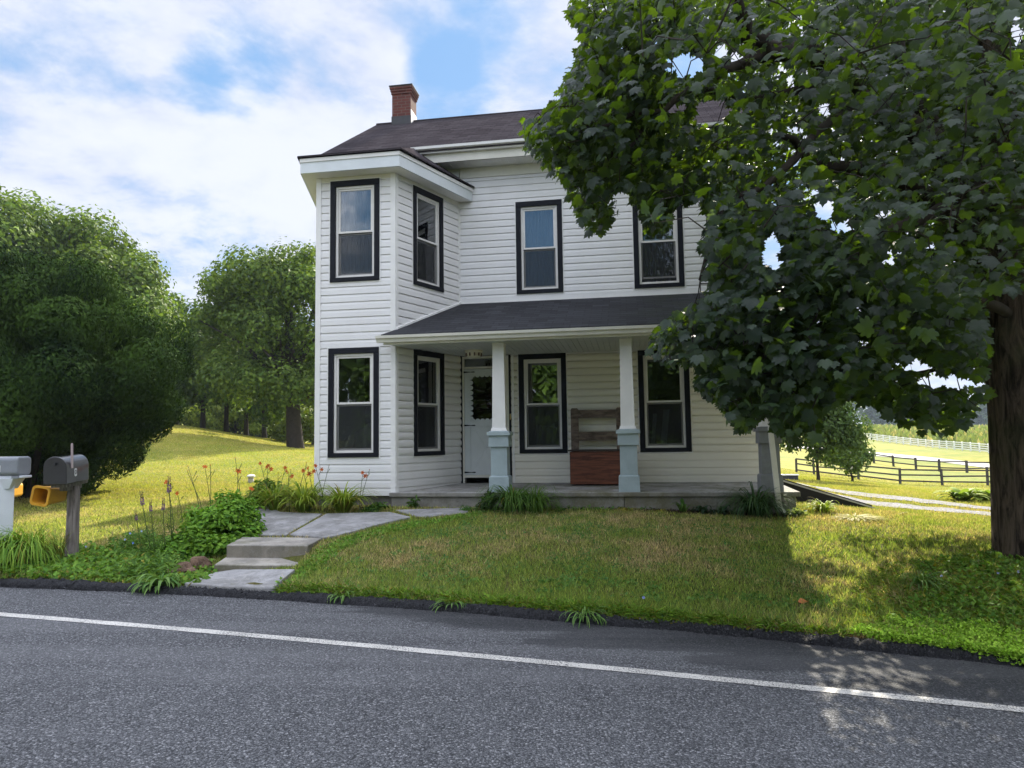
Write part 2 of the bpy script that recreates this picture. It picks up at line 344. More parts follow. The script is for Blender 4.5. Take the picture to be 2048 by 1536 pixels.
rg0 = np.random.default_rng(17); n = 9000; xc = rg0.uniform(-9, 6.5, n); oc = np.where(rg0.random(n) < .5, rg0.normal(-.06, .045, n), rg0.uniform(-.04, .16, n)); sl_ = (edge_y(xc + .1) - edge_y(xc - .1)) / .2
Xc = xc - sl_ / np.sqrt(1 + sl_ ** 2) * oc; Yc = edge_y(xc) + oc / np.sqrt(1 + sl_ ** 2); Zc = road_z(Xc) + np.interp(oc, [-.3, -.04, -.005, .03, .12, .17], [.002, .0, .040, .054, .056, .01])
TVt = np.array([(1, 0, -.5), (-.5, .87, -.4), (-.5, -.87, -.5), (.1, 0, .8)]); TFt = np.array([(0, 2, 1), (0, 1, 3), (1, 2, 3), (2, 0, 3)]); aa = rg0.uniform(0, 6.28, n); sc3 = rg0.uniform(.003, .010, n)[:, None, None]
cz, sz_ = np.cos(aa)[:, None], np.sin(aa)[:, None]; TT = np.stack([TVt[None, :, 0] * cz - TVt[None, :, 1] * sz_, TVt[None, :, 0] * sz_ + TVt[None, :, 1] * cz, np.repeat(TVt[None, :, 2], n, 0)], -1)
Vc = (np.stack([Xc, Yc, Zc], -1)[:, None] + TT * sc3 * rg0.uniform(.6, 1.4, (n, 1, 3))).reshape(-1, 3); o = np_mesh('asphalt_crumbs', Vc, (TFt[None] + (np.arange(n) * 4)[:, None, None]).reshape(-1, 3), mat('crumb', (.06, .06, .065), .9, .6, 30)); tag(o, 'loose dark crumbs of asphalt along the kerb', 'gravel', kind='stuff')

# ------------------------------------------------------------------ house
HO = (-1.7, 13.0, .45); hx, hy = H(HO[0], HO[1])
house = empty('farmhouse', (hx, hy, HO[2]), -PSI, 'white two storey clapboard farmhouse with black window trim and a front porch', 'house')
HL = (-HO[0], -HO[1], -HO[2])
def hp(name, mb, m, parent=None, smooth=False, bevel=0):
    if parent is None: return mb.build(name, m, house, HL, smooth, bevel)
    return mb.build(name, m, parent, None, smooth, bevel)
class Face:
    def __init__(s, p0, p1):
        s.p0 = Vector(p0); e = Vector(p1) - Vector(p0); s.L = e.length; s.e = e / s.L; s.n = Vector((s.e.y, -s.e.x))
    def P(s, t, o, z): q = s.p0 + s.e * t + s.n * o; return (q.x, q.y, z)
    def box(s, mb, t0, t1, z0, z1, o0, o1):
        vs = [s.P(t, o, z) for z in (z0, z1) for t, o in ((t0, o1), (t1, o1), (t1, o0), (t0, o0))]
        return mb.add(vs, [(0, 3, 2, 1), (4, 5, 6, 7), (0, 1, 5, 4), (1, 2, 6, 5), (2, 3, 7, 6), (3, 0, 4, 7)])
def vinyl_fn(nt, tc, c, b):
    n = N(nt, 'ShaderNodeTexNoise', ins={'Vector': N(nt, 'ShaderNodeMapping', ins={0: tc, 'Scale': (1.2, 1.2, .35)}).outputs[0], 'Scale': 2.2, 'Detail': 7.0, 'Roughness': .7}).outputs[0]
    sz = N(nt, 'ShaderNodeSeparateXYZ', ins={0: tc}).outputs[2]
    c = mixc(nt, mth(nt, 'MULTIPLY', ramp(nt, n, .45, .75), .16), c, (.55, .53, .46))
    dirt = mth(nt, 'MULTIPLY', ramp(nt, mth(nt, 'ADD', sz, mth(nt, 'MULTIPLY', n, .5)), 1.35, .85), .35)
    return mixc(nt, dirt, c, (.50, .48, .42))
M_vinyl = mat('vinyl siding', (.765, .755, .75), .5, .03, 1.5, fn=vinyl_fn, spec=.35, bump=.0012, bscale=25)
M_vinyl2 = mat('bounce tinted siding', (.76, .73, .64), .5, .03, 1.5, fn=vinyl_fn, spec=.35, bump=.0012, bscale=25)  # cream tint puts the warm bounce light under the porch into the colour
M_trimw = mat('white trim', (.80, .79, .77), .45, .05, 3.0)
M_fascia = mat('aluminium fascia', (.66, .70, .72), .35, .05, 3.0, spec=.5)
M_cream = mat('cream trim', (.72, .70, .62), .5, .06, 3.0)
M_black = mat('black trim', (.008, .009, .014), .6, .2, 8.0, spec=.2)
M_sash = mat('vinyl sash', (.74, .72, .69), .4, .04, 6.0)
EXPO = .1325
def siding(mb, face, z0, z1, openings, ztop=None, t0=0.0, t1=None, rnd=None):
    """clapboard courses, real overlapping boards, broken at the openings"""
    t1 = face.L if t1 is None else t1; z = z0
    while z < z1 - .004:
        zt = min(z + EXPO, z1); segs = [(t0, t1)]
        for a, b, c, d in openings:
            if zt > c + .02 and z < d - .02:
                segs = [q for s_ in segs for q in (((s_[0], min(s_[1], a)), (max(s_[0], b), s_[1])) if a < s_[1] and b > s_[0] else (s_,)) if q[1] - q[0] > .01]
        h = zt - z
        ns = []                                        # butt joints: long runs are two or three lengths of siding
        for a, b in segs:
            c_ = a; jt = 1.2 + 2.4 * random.random()
            while b - c_ > jt + .5: ns.append((c_, c_ + jt + .03, .0016)); c_ += jt; jt = 2.6 + random.random()
            ns.append((c_, b, 0.0))
        for a, b, jo in ns:
            if ztop:                                   # clip under a sloping line z = ztop(t)
                if max(ztop(a), ztop(b)) < z: continue
            pr = [(.0, 0), (.020, 0.0), (.020, h * .05), (.017, h * .62), (.011, h * .84), (.001, h), (-.09, h), (-.09, 0)]
            if rnd and rnd[0] <= z < rnd[1]: pr = [(-.006, 0), (.012, h * .03), (.022, h * .16), (.027, h * .36), (.026, h * .60), (.018, h * .82), (.004, h * .95), (-.006, h), (-.09, h), (-.09, 0)]
            mb.prism([face.P(a, o + jo, z + k + jo) for o, k in pr][::-1], [face.P(b, o + jo, z + k + jo) for o, k in pr][::-1])
        z += EXPO
# glass
def glass_mat(name, refl=1.0, tint=(.82, .86, .86)):
    m = bpy.data.materials.new(name); m.use_nodes = True; nt = m.node_tree; nt.nodes.remove(nt.nodes['Principled BSDF'])
    fr = N(nt, 'ShaderNodeFresnel', ins={0: 1.55}).outputs[0]
    tcn = N(nt, 'ShaderNodeTexCoord').outputs['Object']; nn = N(nt, 'ShaderNodeTexNoise', ins={'Vector': tcn, 'Scale': 1.6}).outputs[0]
    bp = N(nt, 'ShaderNodeBump', ins={'Height': nn, 'Strength': .4, 'Distance': .006})
    gl = N(nt, 'ShaderNodeBsdfGlossy', ins={0: (.95, .97, 1, 1), 'Roughness': .015, 'Normal': bp.outputs[0]}); tr = N(nt, 'ShaderNodeBsdfTransparent', ins={0: (*tint, 1)})
    mx = N(nt, 'ShaderNodeMixShader', ins={0: mth(nt, 'MULTIPLY', fr, 2.4 * refl, True), 1: tr.outputs[0], 2: gl.outputs[0]})
    nt.links.new(mx.outputs[0], nt.nodes['Material Output'].inputs[0]); return m
M_glass = glass_mat('window glass'); M_dglass = glass_mat('door glass', .25, (.6, .5, .5))
M_screen = bpy.data.materials.new('insect screen'); M_screen.use_nodes = True; _n = M_screen.node_tree
_b = _n.nodes['Principled BSDF']; _b.inputs['Base Color'].default_value = (.012, .014, .017, 1); _b.inputs['Roughness'].default_value = .6
_t = N(_n, 'ShaderNodeBsdfTransparent'); _m = N(_n, 'ShaderNodeMixShader', ins={0: .55, 1: _t.outputs[0], 2: _b.outputs[0]}); _n.links.new(_m.outputs[0], _n.nodes['Material Output'].inputs[0])
M_curt = foliage('curtain', .35, .9, .05, (1, 1, 1))
def window(face, t0, t1, z0, z1, curtain=None, label=None, ajar=False, tt=.10, tb=.075):
    """outer black casing t0..t1, z0..z1"""
    fr = MB(); o0, o1 = .002, .036
    face.box(fr, t0, t0 + .095, z0 + tb, z1 - tt, o0, o1); face.box(fr, t1 - .095, t1, z0 + tb, z1 - tt, o0, o1)
    face.box(fr, t0, t1, z1 - tt, z1, o0, o1 + .002); face.box(fr, t0, t1, z0, z0 + tb, o0, o1 + .006)
    wnd = hp('window', fr, M_black, bevel=.004)
    if label: wnd['label'] = label
    j = MB(); k = .022
    for a, b, c, d in ((t0 - k, t0, z0 - k, z1 + k), (t1, t1 + k, z0 - k, z1 + k), (t0, t1, z1, z1 + k), (t0, t1, z0 - k, z0)):
        face.box(j, a, b, c, d, -.01, .022)
    j.build('sill', M_trimw, wnd)
    a, b, c, d = t0 + .095, t1 - .095, z0 + tb, z1 - tt; f = MB(); q = .042
    for x0, x1, y0, y1 in ((a, a + q, c, d), (b - q, b, c, d), (a + q, b - q, c, c + q), (a + q, b - q, d - q, d)):
        face.box(f, x0, x1, y0, y1, -.075, .004)
    f.build('frame', M_sash, wnd, None, False, .003)
    a += q; b -= q; c += q; d -= q; mz = (c + d) / 2 - .02; r = .034
    up = MB()                                           # upper sash, outer track
    for x0, x1, y0, y1 in ((a, a + r, mz, d), (b - r, b, mz, d), (a + r, b - r, mz, mz + r), (a + r, b - r, d - r, d)): face.box(up, x0, x1, y0, y1, -.040, -.012)
    sa = up.build('sash', M_sash, wnd, None, False, .002)
    g_ = MB(); face.box(g_, a + r, b - r, mz + r, d - r, -.030, -.026); g_.build('pane', M_glass, sa)
    dz = .07 if ajar else 0; lo = MB()
    for x0, x1, y0, y1 in ((a, a + r * .8, c + dz, mz + dz), (b - r * .8, b, c + dz, mz + dz), (a + r * .8, b - r * .8, c + dz, c + r + dz), (a + r * .8, b - r * .8, mz - r + .004 + dz, mz + dz)): face.box(lo, x0, x1, y0, y1, -.070, -.044)
    sb = lo.build('sash', M_sash, wnd, None, False, .002)
    g_ = MB(); face.box(g_, a + r * .8, b - r * .8, c + r + dz, mz - r + dz, -.060, -.056); g_.build('pane', M_glass, sb)
    sc = MB(); sc.add([face.P(a, -.022, c), face.P(b, -.022, c), face.P(b, -.022, mz), face.P(a, -.022, mz)], [(0, 1, 2, 3)]); sc.build('screen', M_screen, wnd)
    if curtain:
        nx = 70; colr, gap = curtain; V = []; Fq = []
        for (ca, cb) in ((a - .05, a - .05 + (b - a + .1) * gap), (b + .05 - (b - a + .1) * gap, b + .05)):
            base = len(V)
            for iz in range(9):
                zz_ = c - .1 + (d - c + .2) * iz / 8
                for ix in range(nx):
                    tt_ = ca + (cb - ca) * ix / (nx - 1); o = -.20 + .030 * sin(ix * .50 + .6 * sin(iz * .5) + ca * 7) + .012 * sin(ix * 1.37 + iz * .3)
                    V.append(face.P(tt_, o, zz_))
            Fq += [(base + iz * nx + ix, base + iz * nx + ix + 1, base + (iz + 1) * nx + ix + 1, base + (iz + 1) * nx + ix) for iz in range(8) for ix in range(nx - 1)]
        np_mesh('curtain', V, Fq, M_curt, wnd, cols=np.tile(colr, (len(V), 1)), smooth=True)
    return wnd
FV, FL = 13.2, -5.85                                    # facade plane, left wall
U0, UR = -3.1742, 2.40; UB, VB, UL = -3.8874, 11.4765, -5.3008
ZF, ZS, ZU = .80, .80, 6.70
front = Face((U0, FV), (UR, FV)); bayf = Face((UL, VB), (UB, VB)); bays = Face((UB, VB), (U0, FV)); bayl = Face((FL, 12.82), (UL, VB))
right = Face((UR, FV), (UR, 19.6)); left = Face((FL, 19.6), (FL, 12.82)); rear = Face((UR, 19.6), (FL, 19.6))
Z2T, Z2B, Z1T, Z1B = 6.152, 4.360, 3.210, 1.343
def op(t0, t1, z0, z1): return (t0 + .06, t1 - .06, z0 + .05, z1 - .05)
fw = [(-2.0519 - U0, -1.1633 - U0, Z2B, Z2T), (.1586 - U0, 1.0629 - U0, Z2B, Z2T), (-2.0519 - U0 + .01, -1.1633 - U0 + .02, Z1B, Z1T), (.1586 - U0 + .02, 1.0629 - U0 + .03, Z1B, Z1T)]
door_t = (0.0, .985, .80, 3.235)
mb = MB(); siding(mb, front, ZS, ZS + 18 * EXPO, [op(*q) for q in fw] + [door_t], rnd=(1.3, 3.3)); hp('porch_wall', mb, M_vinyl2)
mb = MB(); siding(mb, front, ZS + 18 * EXPO, ZU, [op(*q) for q in fw] + [door_t])
bw = [(-5.0561 - UL, -4.1595 - UL, Z2B, Z2T), (-5.0561 - UL - .02, -4.1595 - UL - .01, Z1B, Z1T)]
sl = bays.L; sw = [(.243 * sl, .7092 * sl, Z2B, Z2T), (.243 * sl, .7092 * sl, Z1B, Z1T)]
main_wall = hp('wall', mb, M_vinyl)
mb = MB(); siding(mb, bayf, .70, 6.22, [op(*q) for q in bw]); siding(mb, bays, .70, 6.22, [op(*q) for q in sw], rnd=(1.3, 3.2)); siding(mb, bayl, .70, 6.22, [])
mb.box(FL, U0 + .01, 13.2, 13.26, 6.0, 6.93)
hp('bay_wall', mb, M_vinyl)
mb = MB(); siding(mb, left, .60, 6.95, []); siding(mb, rear, .60, 6.95, [])
zr = lambda v: 7.2 + .64 * (v - 12.8)
rw = Face((UR, 19.6), (UR, FV))
siding(mb, right, .60, 6.95, [])
hp('side_wall', mb, M_vinyl)
for u in (UR, FL):                                      # gable triangles
    mb = MB(); mb.prism([(u - .05, 13.2, 6.95), (u - .05, 19.4, 6.95), (u - .05, 16.3, 9.2)], [(u + .02, 13.2, 6.95), (u + .02, 19.4, 6.95), (u + .02, 16.3, 9.2)]); hp('gable', mb, M_vinyl)
# corner boards
for f_, t0_, t1_, z0_, z1_ in ((bayf, -.02, .075, .70, 6.22), (bayf, bayf.L - .075, bayf.L + .015, .70, 6.22), (bays, .004, .06, .70, 6.22), (bays, bays.L - .05, bays.L - .03, 3.9, 6.22), (front, .004, .03, 3.25, ZU), (front, front.L - .09, front.L + .02, .80, ZU), (right, -.02, .09, .60, 6.95), (front, 1.0, 1.04, .80, 3.3)):
    mb = MB(); f_.box(mb, t0_, t1_, z0_, z1_, -.02, .028); hp('corner_board', mb, M_trimw, bevel=.003)
mb = MB(); front.box(mb, 0.03, front.L - .09, 6.70, 6.93, -.05, .03); hp('frieze', mb, M_cream)
mb = MB(); front.box(mb, 1.04, front.L, ZF, ZF + .045, -.02, .03); hp('starter_strip', mb, M_cream)
mb = MB(); front.box(mb, -.5, front.L + .12, 6.90, 6.94, .0, .40); front.box(mb, 0, front.L, 6.885, 6.9, .0, .03)
for k in range(42): front.box(mb, -.1 + k * .14, -.092 + k * .14, 6.893, 6.90, .05, .38)
hp('soffit', mb, M_trimw)
# stone foundation seen under the siding
mb = MB(); f_in = Face((FL + .05, 12.9), (UL + .03, VB + .05)); 
mb.prism([(UL + .04, VB + .05, .2), (UB - .02, VB + .05, .2), (U0 - .04, FV, .2), (UR - .04, FV, .2), (UR - .04, 19.5, .2), (FL + .05, 19.5, .2), (FL + .05, 12.9, .2)],
         [(UL + .04, VB + .05, .72), (UB - .02, VB + .05, .72), (U0 - .04, FV, .72), (UR - .04, FV, .72), (UR - .04, 19.5, .72), (FL + .05, 19.5, .72), (FL + .05, 12.9, .72)])
M_found = mat('foundation', (.16, .15, .14), .9, .3, 9, .01, 30); hp('foundation', mb, M_found)
mb = MB(); mb.box(FL + .1, UR - .1, 14.9, 14.96, .74, 6.9); mb.box(FL + .1, UR - .1, 13.35, 19.5, 3.55, 3.65); mb.box(FL + .1, UR - .1, 13.35, 19.5, .72, .76)
mb.box(UL + .15, UB - .1, VB + .15, 13.3, 3.55, 3.65); mb.box(UL + .15, UB - .1, VB + .15, 13.3, .72, .76); mb.box(FL + .1, UR - .1, 13.3, 19.5, 6.86, 6.9)
hp('interior_floor', mb, mat('interior', (.16, .14, .12), .9))
# windows
sheer = ((.45, .52, .58), .52); grey = ((.16, .18, .18), .52)
window(front, *fw[0], curtain=sheer); window(front, *fw[1], curtain=grey, ajar=True, label='black trimmed window with its lower sash raised a little')
window(front, *fw[2]); window(front, *fw[3])
window(bayf, *bw[0], curtain=((.20, .25, .20), .52)); window(bayf, *bw[1]); window(bays, *sw[0], curtain=grey); window(bays, *sw[1])
# things one sees dimly inside: a draped cloth, boards leaning behind the right window, a lamp
M_pale = mat('pale board', (.75, .77, .78), .6, .1, 5)
for k, (u0, z0, u1, z1, w_, lab) in enumerate(((.36, 1.42, .47, 2.05, .035, 'thin pale board leaning inside the lower right porch window'), (.55, 1.5, .68, 2.12, .055, 'wider pale board leaning inside the right porch window'))):
    mb = MB(); xa, ya = H(u0, 13.50); xb, yb = H(u1, 13.44); wx, wy = w_ * CP, -w_ * SP; dx, dy = .02 * SP, .02 * CP
    base = [(xa - wx, ya - wy, z0 - .6), (xa + wx, ya + wy, z0 - .6), (xa + wx + dx, ya + wy + dy, z0 - .6), (xa - wx + dx, ya - wy + dy, z0 - .6)]; top = [(xb - wx, yb - wy, z1), (xb + wx, yb + wy, z1), (xb + wx + dx, yb + wy + dy, z1), (xb - wx + dx, yb - wy + dy, z1)]
    o = mb.build('leaning_board', M_pale); mb.prism(base, top); bpy.data.objects.remove(o); o = mb.build('leaning_board', M_pale); tag(o, lab, 'board', 'boards leaning behind the right porch window')
def cloth(u0, u1, v, z0, z1, col_, lab, fall):
    V = []; nx, nz = 60, 16
    for iz in range(nz):
        for ix in range(nx):
            t = ix / (nx - 1); zt = z0 + (z1 - z0) * (fall * (1 - t) + (1 - fall * .3) * t); z = z0 + (zt - z0) * iz / (nz - 1); x, y = H(u0 + (u1 - u0) * t, v + .03 * sin(t * 26 + .8 * sin(iz * .4)) + .02 * sin(t * 9 + iz * .5)); V.append((x, y, z))
    Fq = [(iz * nx + ix, iz * nx + ix + 1, (iz + 1) * nx + ix + 1, (iz + 1) * nx + ix) for iz in range(nz - 1) for ix in range(nx - 1)]
    o = np_mesh('draped_cloth', V, Fq, foliage('curtain', .35, .9, .05, (1, 1, 1)), cols=np.tile(col_, (len(V), 1)), smooth=True); tag(o, lab, 'cloth'); return o
cloth(-4.98, -4.22, 11.72, 1.3, 2.15, (.50, .46, .42), 'pale crumpled cloth hanging inside the lower bay window', .35); cloth(-1.76, -1.2, 13.46, 1.3, 1.95, (.62, .58, .42), 'yellowish pleated cloth inside the window beside the door', .9)
# shingles
def shingle_fn(c1, c2, slope, moss=False):
    def fn(nt, tc, c, b):
        mp = N(nt, 'ShaderNodeMapping', ins={0: tc, 'Rotation': (-slope, 0, 0)})
        br = N(nt, 'ShaderNodeTexBrick', ins={'Vector': mp.outputs[0], 'Scale': 1.0, 'Mortar Size': .006, 'Mortar Smooth': .4, 'Bias': 0.0, 'Brick Width': .30, 'Row Height': .14, 'Color1': (*c1, 1), 'Color2': (*c2, 1), 'Mortar': (c1[0] * .35, c1[1] * .35, c1[2] * .35, 1)})
        br.offset = .37; br.offset_frequency = 2
        n = N(nt, 'ShaderNodeTexNoise', ins={'Vector': mp.outputs[0], 'Scale': 1.1, 'Detail': 7.0, 'Roughness': .7}).outputs[0]
        n2 = N(nt, 'ShaderNodeTexNoise', ins={'Vector': mp.outputs[0], 'Scale': 160.0, 'Detail': 2.0}).outputs[0]
        c = mixc(nt, mth(nt, 'MULTIPLY', ramp(nt, n, .35, .7), .5), br.outputs[0], tuple(x * .55 for x in c2))
        c = mixc(nt, mth(nt, 'MULTIPLY', ramp(nt, n2, .5, .75), .4), c, tuple(min(1, x * 1.6) for x in c2))
        if moss:
            sx = N(nt, 'ShaderNodeSeparateXYZ', ins={0: tc}); mm = mth(nt, 'MULTIPLY', ramp(nt, sx.outputs[0], -.6, 1.6), ramp(nt, n, .42, .62))
            c = mixc(nt, mth(nt, 'MULTIPLY', mm, .55), c, (.028, .036, .014))
        sy = N(nt, 'ShaderNodeSeparateXYZ', ins={0: mp.outputs[0]}).outputs[1]
        saw = mth(nt, 'FRACT', mth(nt, 'DIVIDE', sy, .14))
        hgt = mth(nt, 'ADD', mth(nt, 'MULTIPLY', saw, -.5), mth(nt, 'MULTIPLY', br.outputs['Fac'], -.5))
        bp = N(nt, 'ShaderNodeBump', ins={'Height': hgt, 'Strength': 1.0, 'Distance': .012}); nt.links.new(bp.outputs[0], b.inputs['Normal'])
        return c
    return fn
SL = math.atan(.64)
M_roof = mat('brown grey shingles', (.05, .045, .043), .9, fn=shingle_fn((.036, .031, .034), (.066, .058, .063), SL), spec=.0)
M_proof = mat('black shingles', (.02, .02, .025), .85, fn=shingle_fn((.013, .0135, .016), (.036, .037, .043), math.atan(.43), True), spec=.25)
RV, RZ = 16.3, zr(16.3)
def slab_roof(mb, pts, t=.05):                           # pts (u,v,z) ccw from above
    mb.prism([(p[0], p[1], p[2] - t) for p in pts], pts)
mb = MB(); RL, RR = -6.0, 2.62
slab_roof(mb, [(RL, 12.70, zr(12.70)), (RR, 12.70, zr(12.70)), (RR, RV, RZ), (RL, RV, RZ)])
slab_roof(mb, [(RL, RV, RZ), (RR, RV, RZ), (RR, 19.95, RZ - .64 * 3.65), (RL, 19.95, RZ - .64 * 3.65)])
mb.tube([(RL, RV, RZ + .005), (RR, RV, RZ - .01)], .03, 6)
roof = hp('roof', mb, M_roof)
# unseen rear block, added to widen the house shadow on the left lawn
mb = MB(); shadow_wing = [Face((-6.9, 21.5), (-6.9, 19.62)), Face((-6.9, 19.62), (-5.9, 19.62))]
for f_ in shadow_wing: siding(mb, f_, .6, 6.7, [])
mb.box(-6.85, -2, 19.75, 21.5, .3, 6.7); hp('shadow_wing_wall', mb, M_vinyl)
mb = MB(); mb.prism([(-7.1, 19.4, 6.75), (-7.1, 21.7, 6.75), (-7.1, 20.6, 7.9)], [(-1.9, 19.4, 6.75), (-1.9, 21.7, 6.75), (-1.9, 20.6, 7.9)]); hp('shadow_wing_roof', mb, M_roof)
# chimney
def brick_fn(nt, tc, c, b):
    n0 = N(nt, 'ShaderNodeSeparateXYZ', ins={0: tc}); xy = mth(nt, 'ADD', n0.outputs[0], n0.outputs[1])
    v = N(nt, 'ShaderNodeCombineXYZ', ins={0: xy, 1: n0.outputs[2], 2: 0.0})
    br = N(nt, 'ShaderNodeTexBrick', ins={'Vector': v.outputs[0], 'Scale': 1.0, 'Mortar Size': .006, 'Brick Width': .2, 'Row Height': .072, 'Color1': (.15, .048, .038, 1), 'Color2': (.095, .032, .028, 1), 'Mortar': (.13, .10, .09, 1)})
    n = N(nt, 'ShaderNodeTexNoise', ins={'Vector': tc, 'Scale': 6.0, 'Detail': 6.0}).outputs[0]
    return mixc(nt, mth(nt, 'MULTIPLY', ramp(nt, n, .4, .7), .5), br.outputs[0], (.09, .035, .03))
M_brick = mat('chimney brick', (.2, .06, .04), .9, fn=brick_fn)
CU0, CU1, CV0, CV1 = -5.52, -5.05, 16.08, 16.56
mb = MB(); mb.box(CU0, CU1, CV0, CV1, 8.9, 10.06)
for k, (g0, za, zb) in enumerate(((.02, 10.06, 10.12), (.035, 10.12, 10.18), (.05, 10.18, 10.24))): mb.box(CU0 - g0, CU1 + g0, CV0 - g0, CV1 + g0, za, zb)
ch = mb.build('chimney', M_brick, roof, None, False, .006)
mb = MB(); mb.box(CU0 - .06, CU1 + .06, CV0 - .06, CV1 + .06, 10.24, 10.27); mb.build('chimney_cap', mat('dark slate', (.03, .03, .032), .8), roof)
mb = MB(); mb.box(CU0 - .012, CU1 + .012, CV0 - .012, CV0 + .01, 9.15, 9.50); mb.build('flashing', mat('dark flashing', (.05, .05, .055), .6), roof)
mb = MB(); mb.box(CU1, CU1 + .012, CV0 + .005, CV1, 9.2, 9.66); mb.build('flashing', mat('metal flashing', (.62, .62, .62), .5), roof)
# main gutter and fascia
def gutter(mb, p0, p1, z, w=.12, h=.11):                 # K profile along +u, p=(u,v_back)
    pr = [(0, 0), (0, -h), (-w * .55, -h), (-w * .65, -h * .55), (-w * .95, -h * .4), (-w, 0), (-w + .012, 0), (-w + .012, -.02), (-.012, -.02), (-.012, 0)]
    a = [(p0[0], p0[1] + x, z + k) for x, k in pr]; b = [(p1[0], p1[1] + x, z + k) for x, k in pr]; mb.prism(a, b)
mb = MB(); gutter(mb, (-3.98, 12.79), (2.58, 12.79), 7.185, .13, .12); g = hp('gutter', mb, M_trimw)
mb = MB(); mb.box(-3.9, 2.54, 12.79, 12.82, 6.90, 7.15); hp('fascia', mb, M_cream)
for u in (RL + .02, RR - .05): mb = MB(); mb.prism([(u, 12.78, zr(12.78) - .22), (u, RV, RZ - .22), (u, RV, RZ - .055), (u, 12.78, zr(12.78) - .055)], [(u + .03, 12.78, zr(12.78) - .22), (u + .03, RV, RZ - .22), (u + .03, RV, RZ - .055), (u + .03, 12.78, zr(12.78) - .055)]); hp('rake_board', mb, M_trimw)
# bay cornice and bay roof
A_, B_, C_, D_ = (-6.02, 12.92), (-5.49, 11.15), (-3.70, 11.15), (-2.88, 13.17); ZE = 6.52
mb = MB(); E_, F_ = (-3.95, 12.86, zr(12.86) + .01), (-5.97, 12.86, zr(12.86) + .01)
def tri_slab(mb, pts, t=.028): mb.prism([(p[0], p[1], p[2] - t) for p in pts], pts)
tri_slab(mb, [(B_[0] - .03, B_[1] - .03, ZE), (C_[0] + .03, C_[1] - .03, ZE), E_, F_]); tri_slab(mb, [(A_[0] - .03, A_[1], ZE), (B_[0] - .03, B_[1] - .03, ZE), F_])
tri_slab(mb, [(C_[0] + .03, C_[1] - .03, ZE), (D_[0] + .03, D_[1], ZE + .0), (-3.4, 13.17, ZE + .22), E_]); hp('bay_roof', mb, M_roof)
def ring(mb, inset_o, inset_i, z0, z1):
    pts = [A_, B_, C_, D_]; ci = (-4.6, 13.0)
    def off(p, d): v = Vector(p) - Vector(ci); return tuple(Vector(p) - v.normalized() * d)
    for a, b in zip(pts[:-1], pts[1:]):
        oa, ob, ia, ib = off(a, inset_o), off(b, inset_o), off(a, inset_i), off(b, inset_i)
        mb.prism([(*oa, z0), (*ob, z0), (*ib, z0), (*ia, z0)], [(*oa, z1), (*ob, z1), (*ib, z1), (*ia, z1)])
mb = MB(); ring(mb, 0.0, .06, 6.415, 6.478); hp('cornice', mb, M_trimw)
mb = MB(); ring(mb, .018, .06, 6.225, 6.414); hp('fascia', mb, M_fascia)
mb = MB(); ring(mb, .061, .55, 6.225, 6.24); hp('soffit', mb, M_trimw)
mb = MB()
for f_ in (bayf, bays, bayl): f_.box(mb, .0, f_.L, 6.14, 6.224, -.02, .02)
hp('frieze', mb, M_cream)

# ---------------------------------------------------------------- porch
def concrete_fn(moss):
    def fn(nt, tc, c, b):
        n = N(nt, 'ShaderNodeTexNoise', ins={'Vector': tc, 'Scale': 2.3, 'Detail': 9.0, 'Roughness': .72}).outputs[0]
        n2 = N(nt, 'ShaderNodeTexNoise', ins={'Vector': tc, 'Scale': 110.0, 'Detail': 3.0}).outputs[0]
        n3 = N(nt, 'ShaderNodeTexNoise', ins={'Vector': tc, 'Scale': .9, 'Detail': 5.0, 'Roughness': .6}).outputs[0]
        n4 = N(nt, 'ShaderNodeTexNoise', ins={'Vector': tc, 'Scale': 7.0, 'Detail': 8.0, 'Roughness': .75, 'Distortion': .6}).outputs[0]
        c = mixc(nt, mth(nt, 'MULTIPLY', ramp(nt, n, .40, .60), .65), c, (.12, .115, .105)); c = mixc(nt, mth(nt, 'MULTIPLY', ramp(nt, n4, .52, .66), .55), c, (.42, .40, .375)); c = mixc(nt, mth(nt, 'MULTIPLY', ramp(nt, n4, .44, .34), .6), c, (.09, .085, .078))
        c = mixc(nt, mth(nt, 'MULTIPLY', ramp(nt, n2, .45, .7), .3), c, (.42, .41, .40))
        nz = N(nt, 'ShaderNodeSeparateXYZ', ins={0: N(nt, 'ShaderNodeNewGeometry').outputs['True Normal']}).outputs[2]
        if moss: c = mixc(nt, mth(nt, 'MULTIPLY', ramp(nt, nz, .5, .1), .45), c, (.115, .10, .065))
        if moss: c = mixc(nt, mth(nt, 'MULTIPLY', mth(nt, 'MULTIPLY', ramp(nt, n3, .48, .62), ramp(nt, n, .35, .6)), .55), c, (.13, .12, .045))
        return c
    return fn
M_slab = mat('porch concrete', (.34, .335, .32), .85, .15, 3, .004, 60, fn=concrete_fn(True))
M_step = mat('step concrete', (.33, .30, .255), .85, .15, 3, .004, 60, fn=concrete_fn(True))
M_path = mat('path concrete', (.29, .285, .285), .85, .15, 3, .003, 60, fn=concrete_fn(False))
mb = MB(); pf = [(-3.97, 11.39), (2.52, 11.39), (2.52, 13.18), (-3.18, 13.18), (-3.90, 11.50)]
mb.prism([(*p, .685) for p in pf], [(p[0], p[1], .755 if p[1] < 12 else .80) for p in pf])
for k, (a, b) in enumerate(((-3.94, -.12), (-.112, 2.46))): mb.box(a, b, 11.43, 11.6, .25, .684)
mb.box(2.43, 2.46, 11.6, 13.2, .25, .684)
hp('porch_floor', mb, M_slab, bevel=.008)
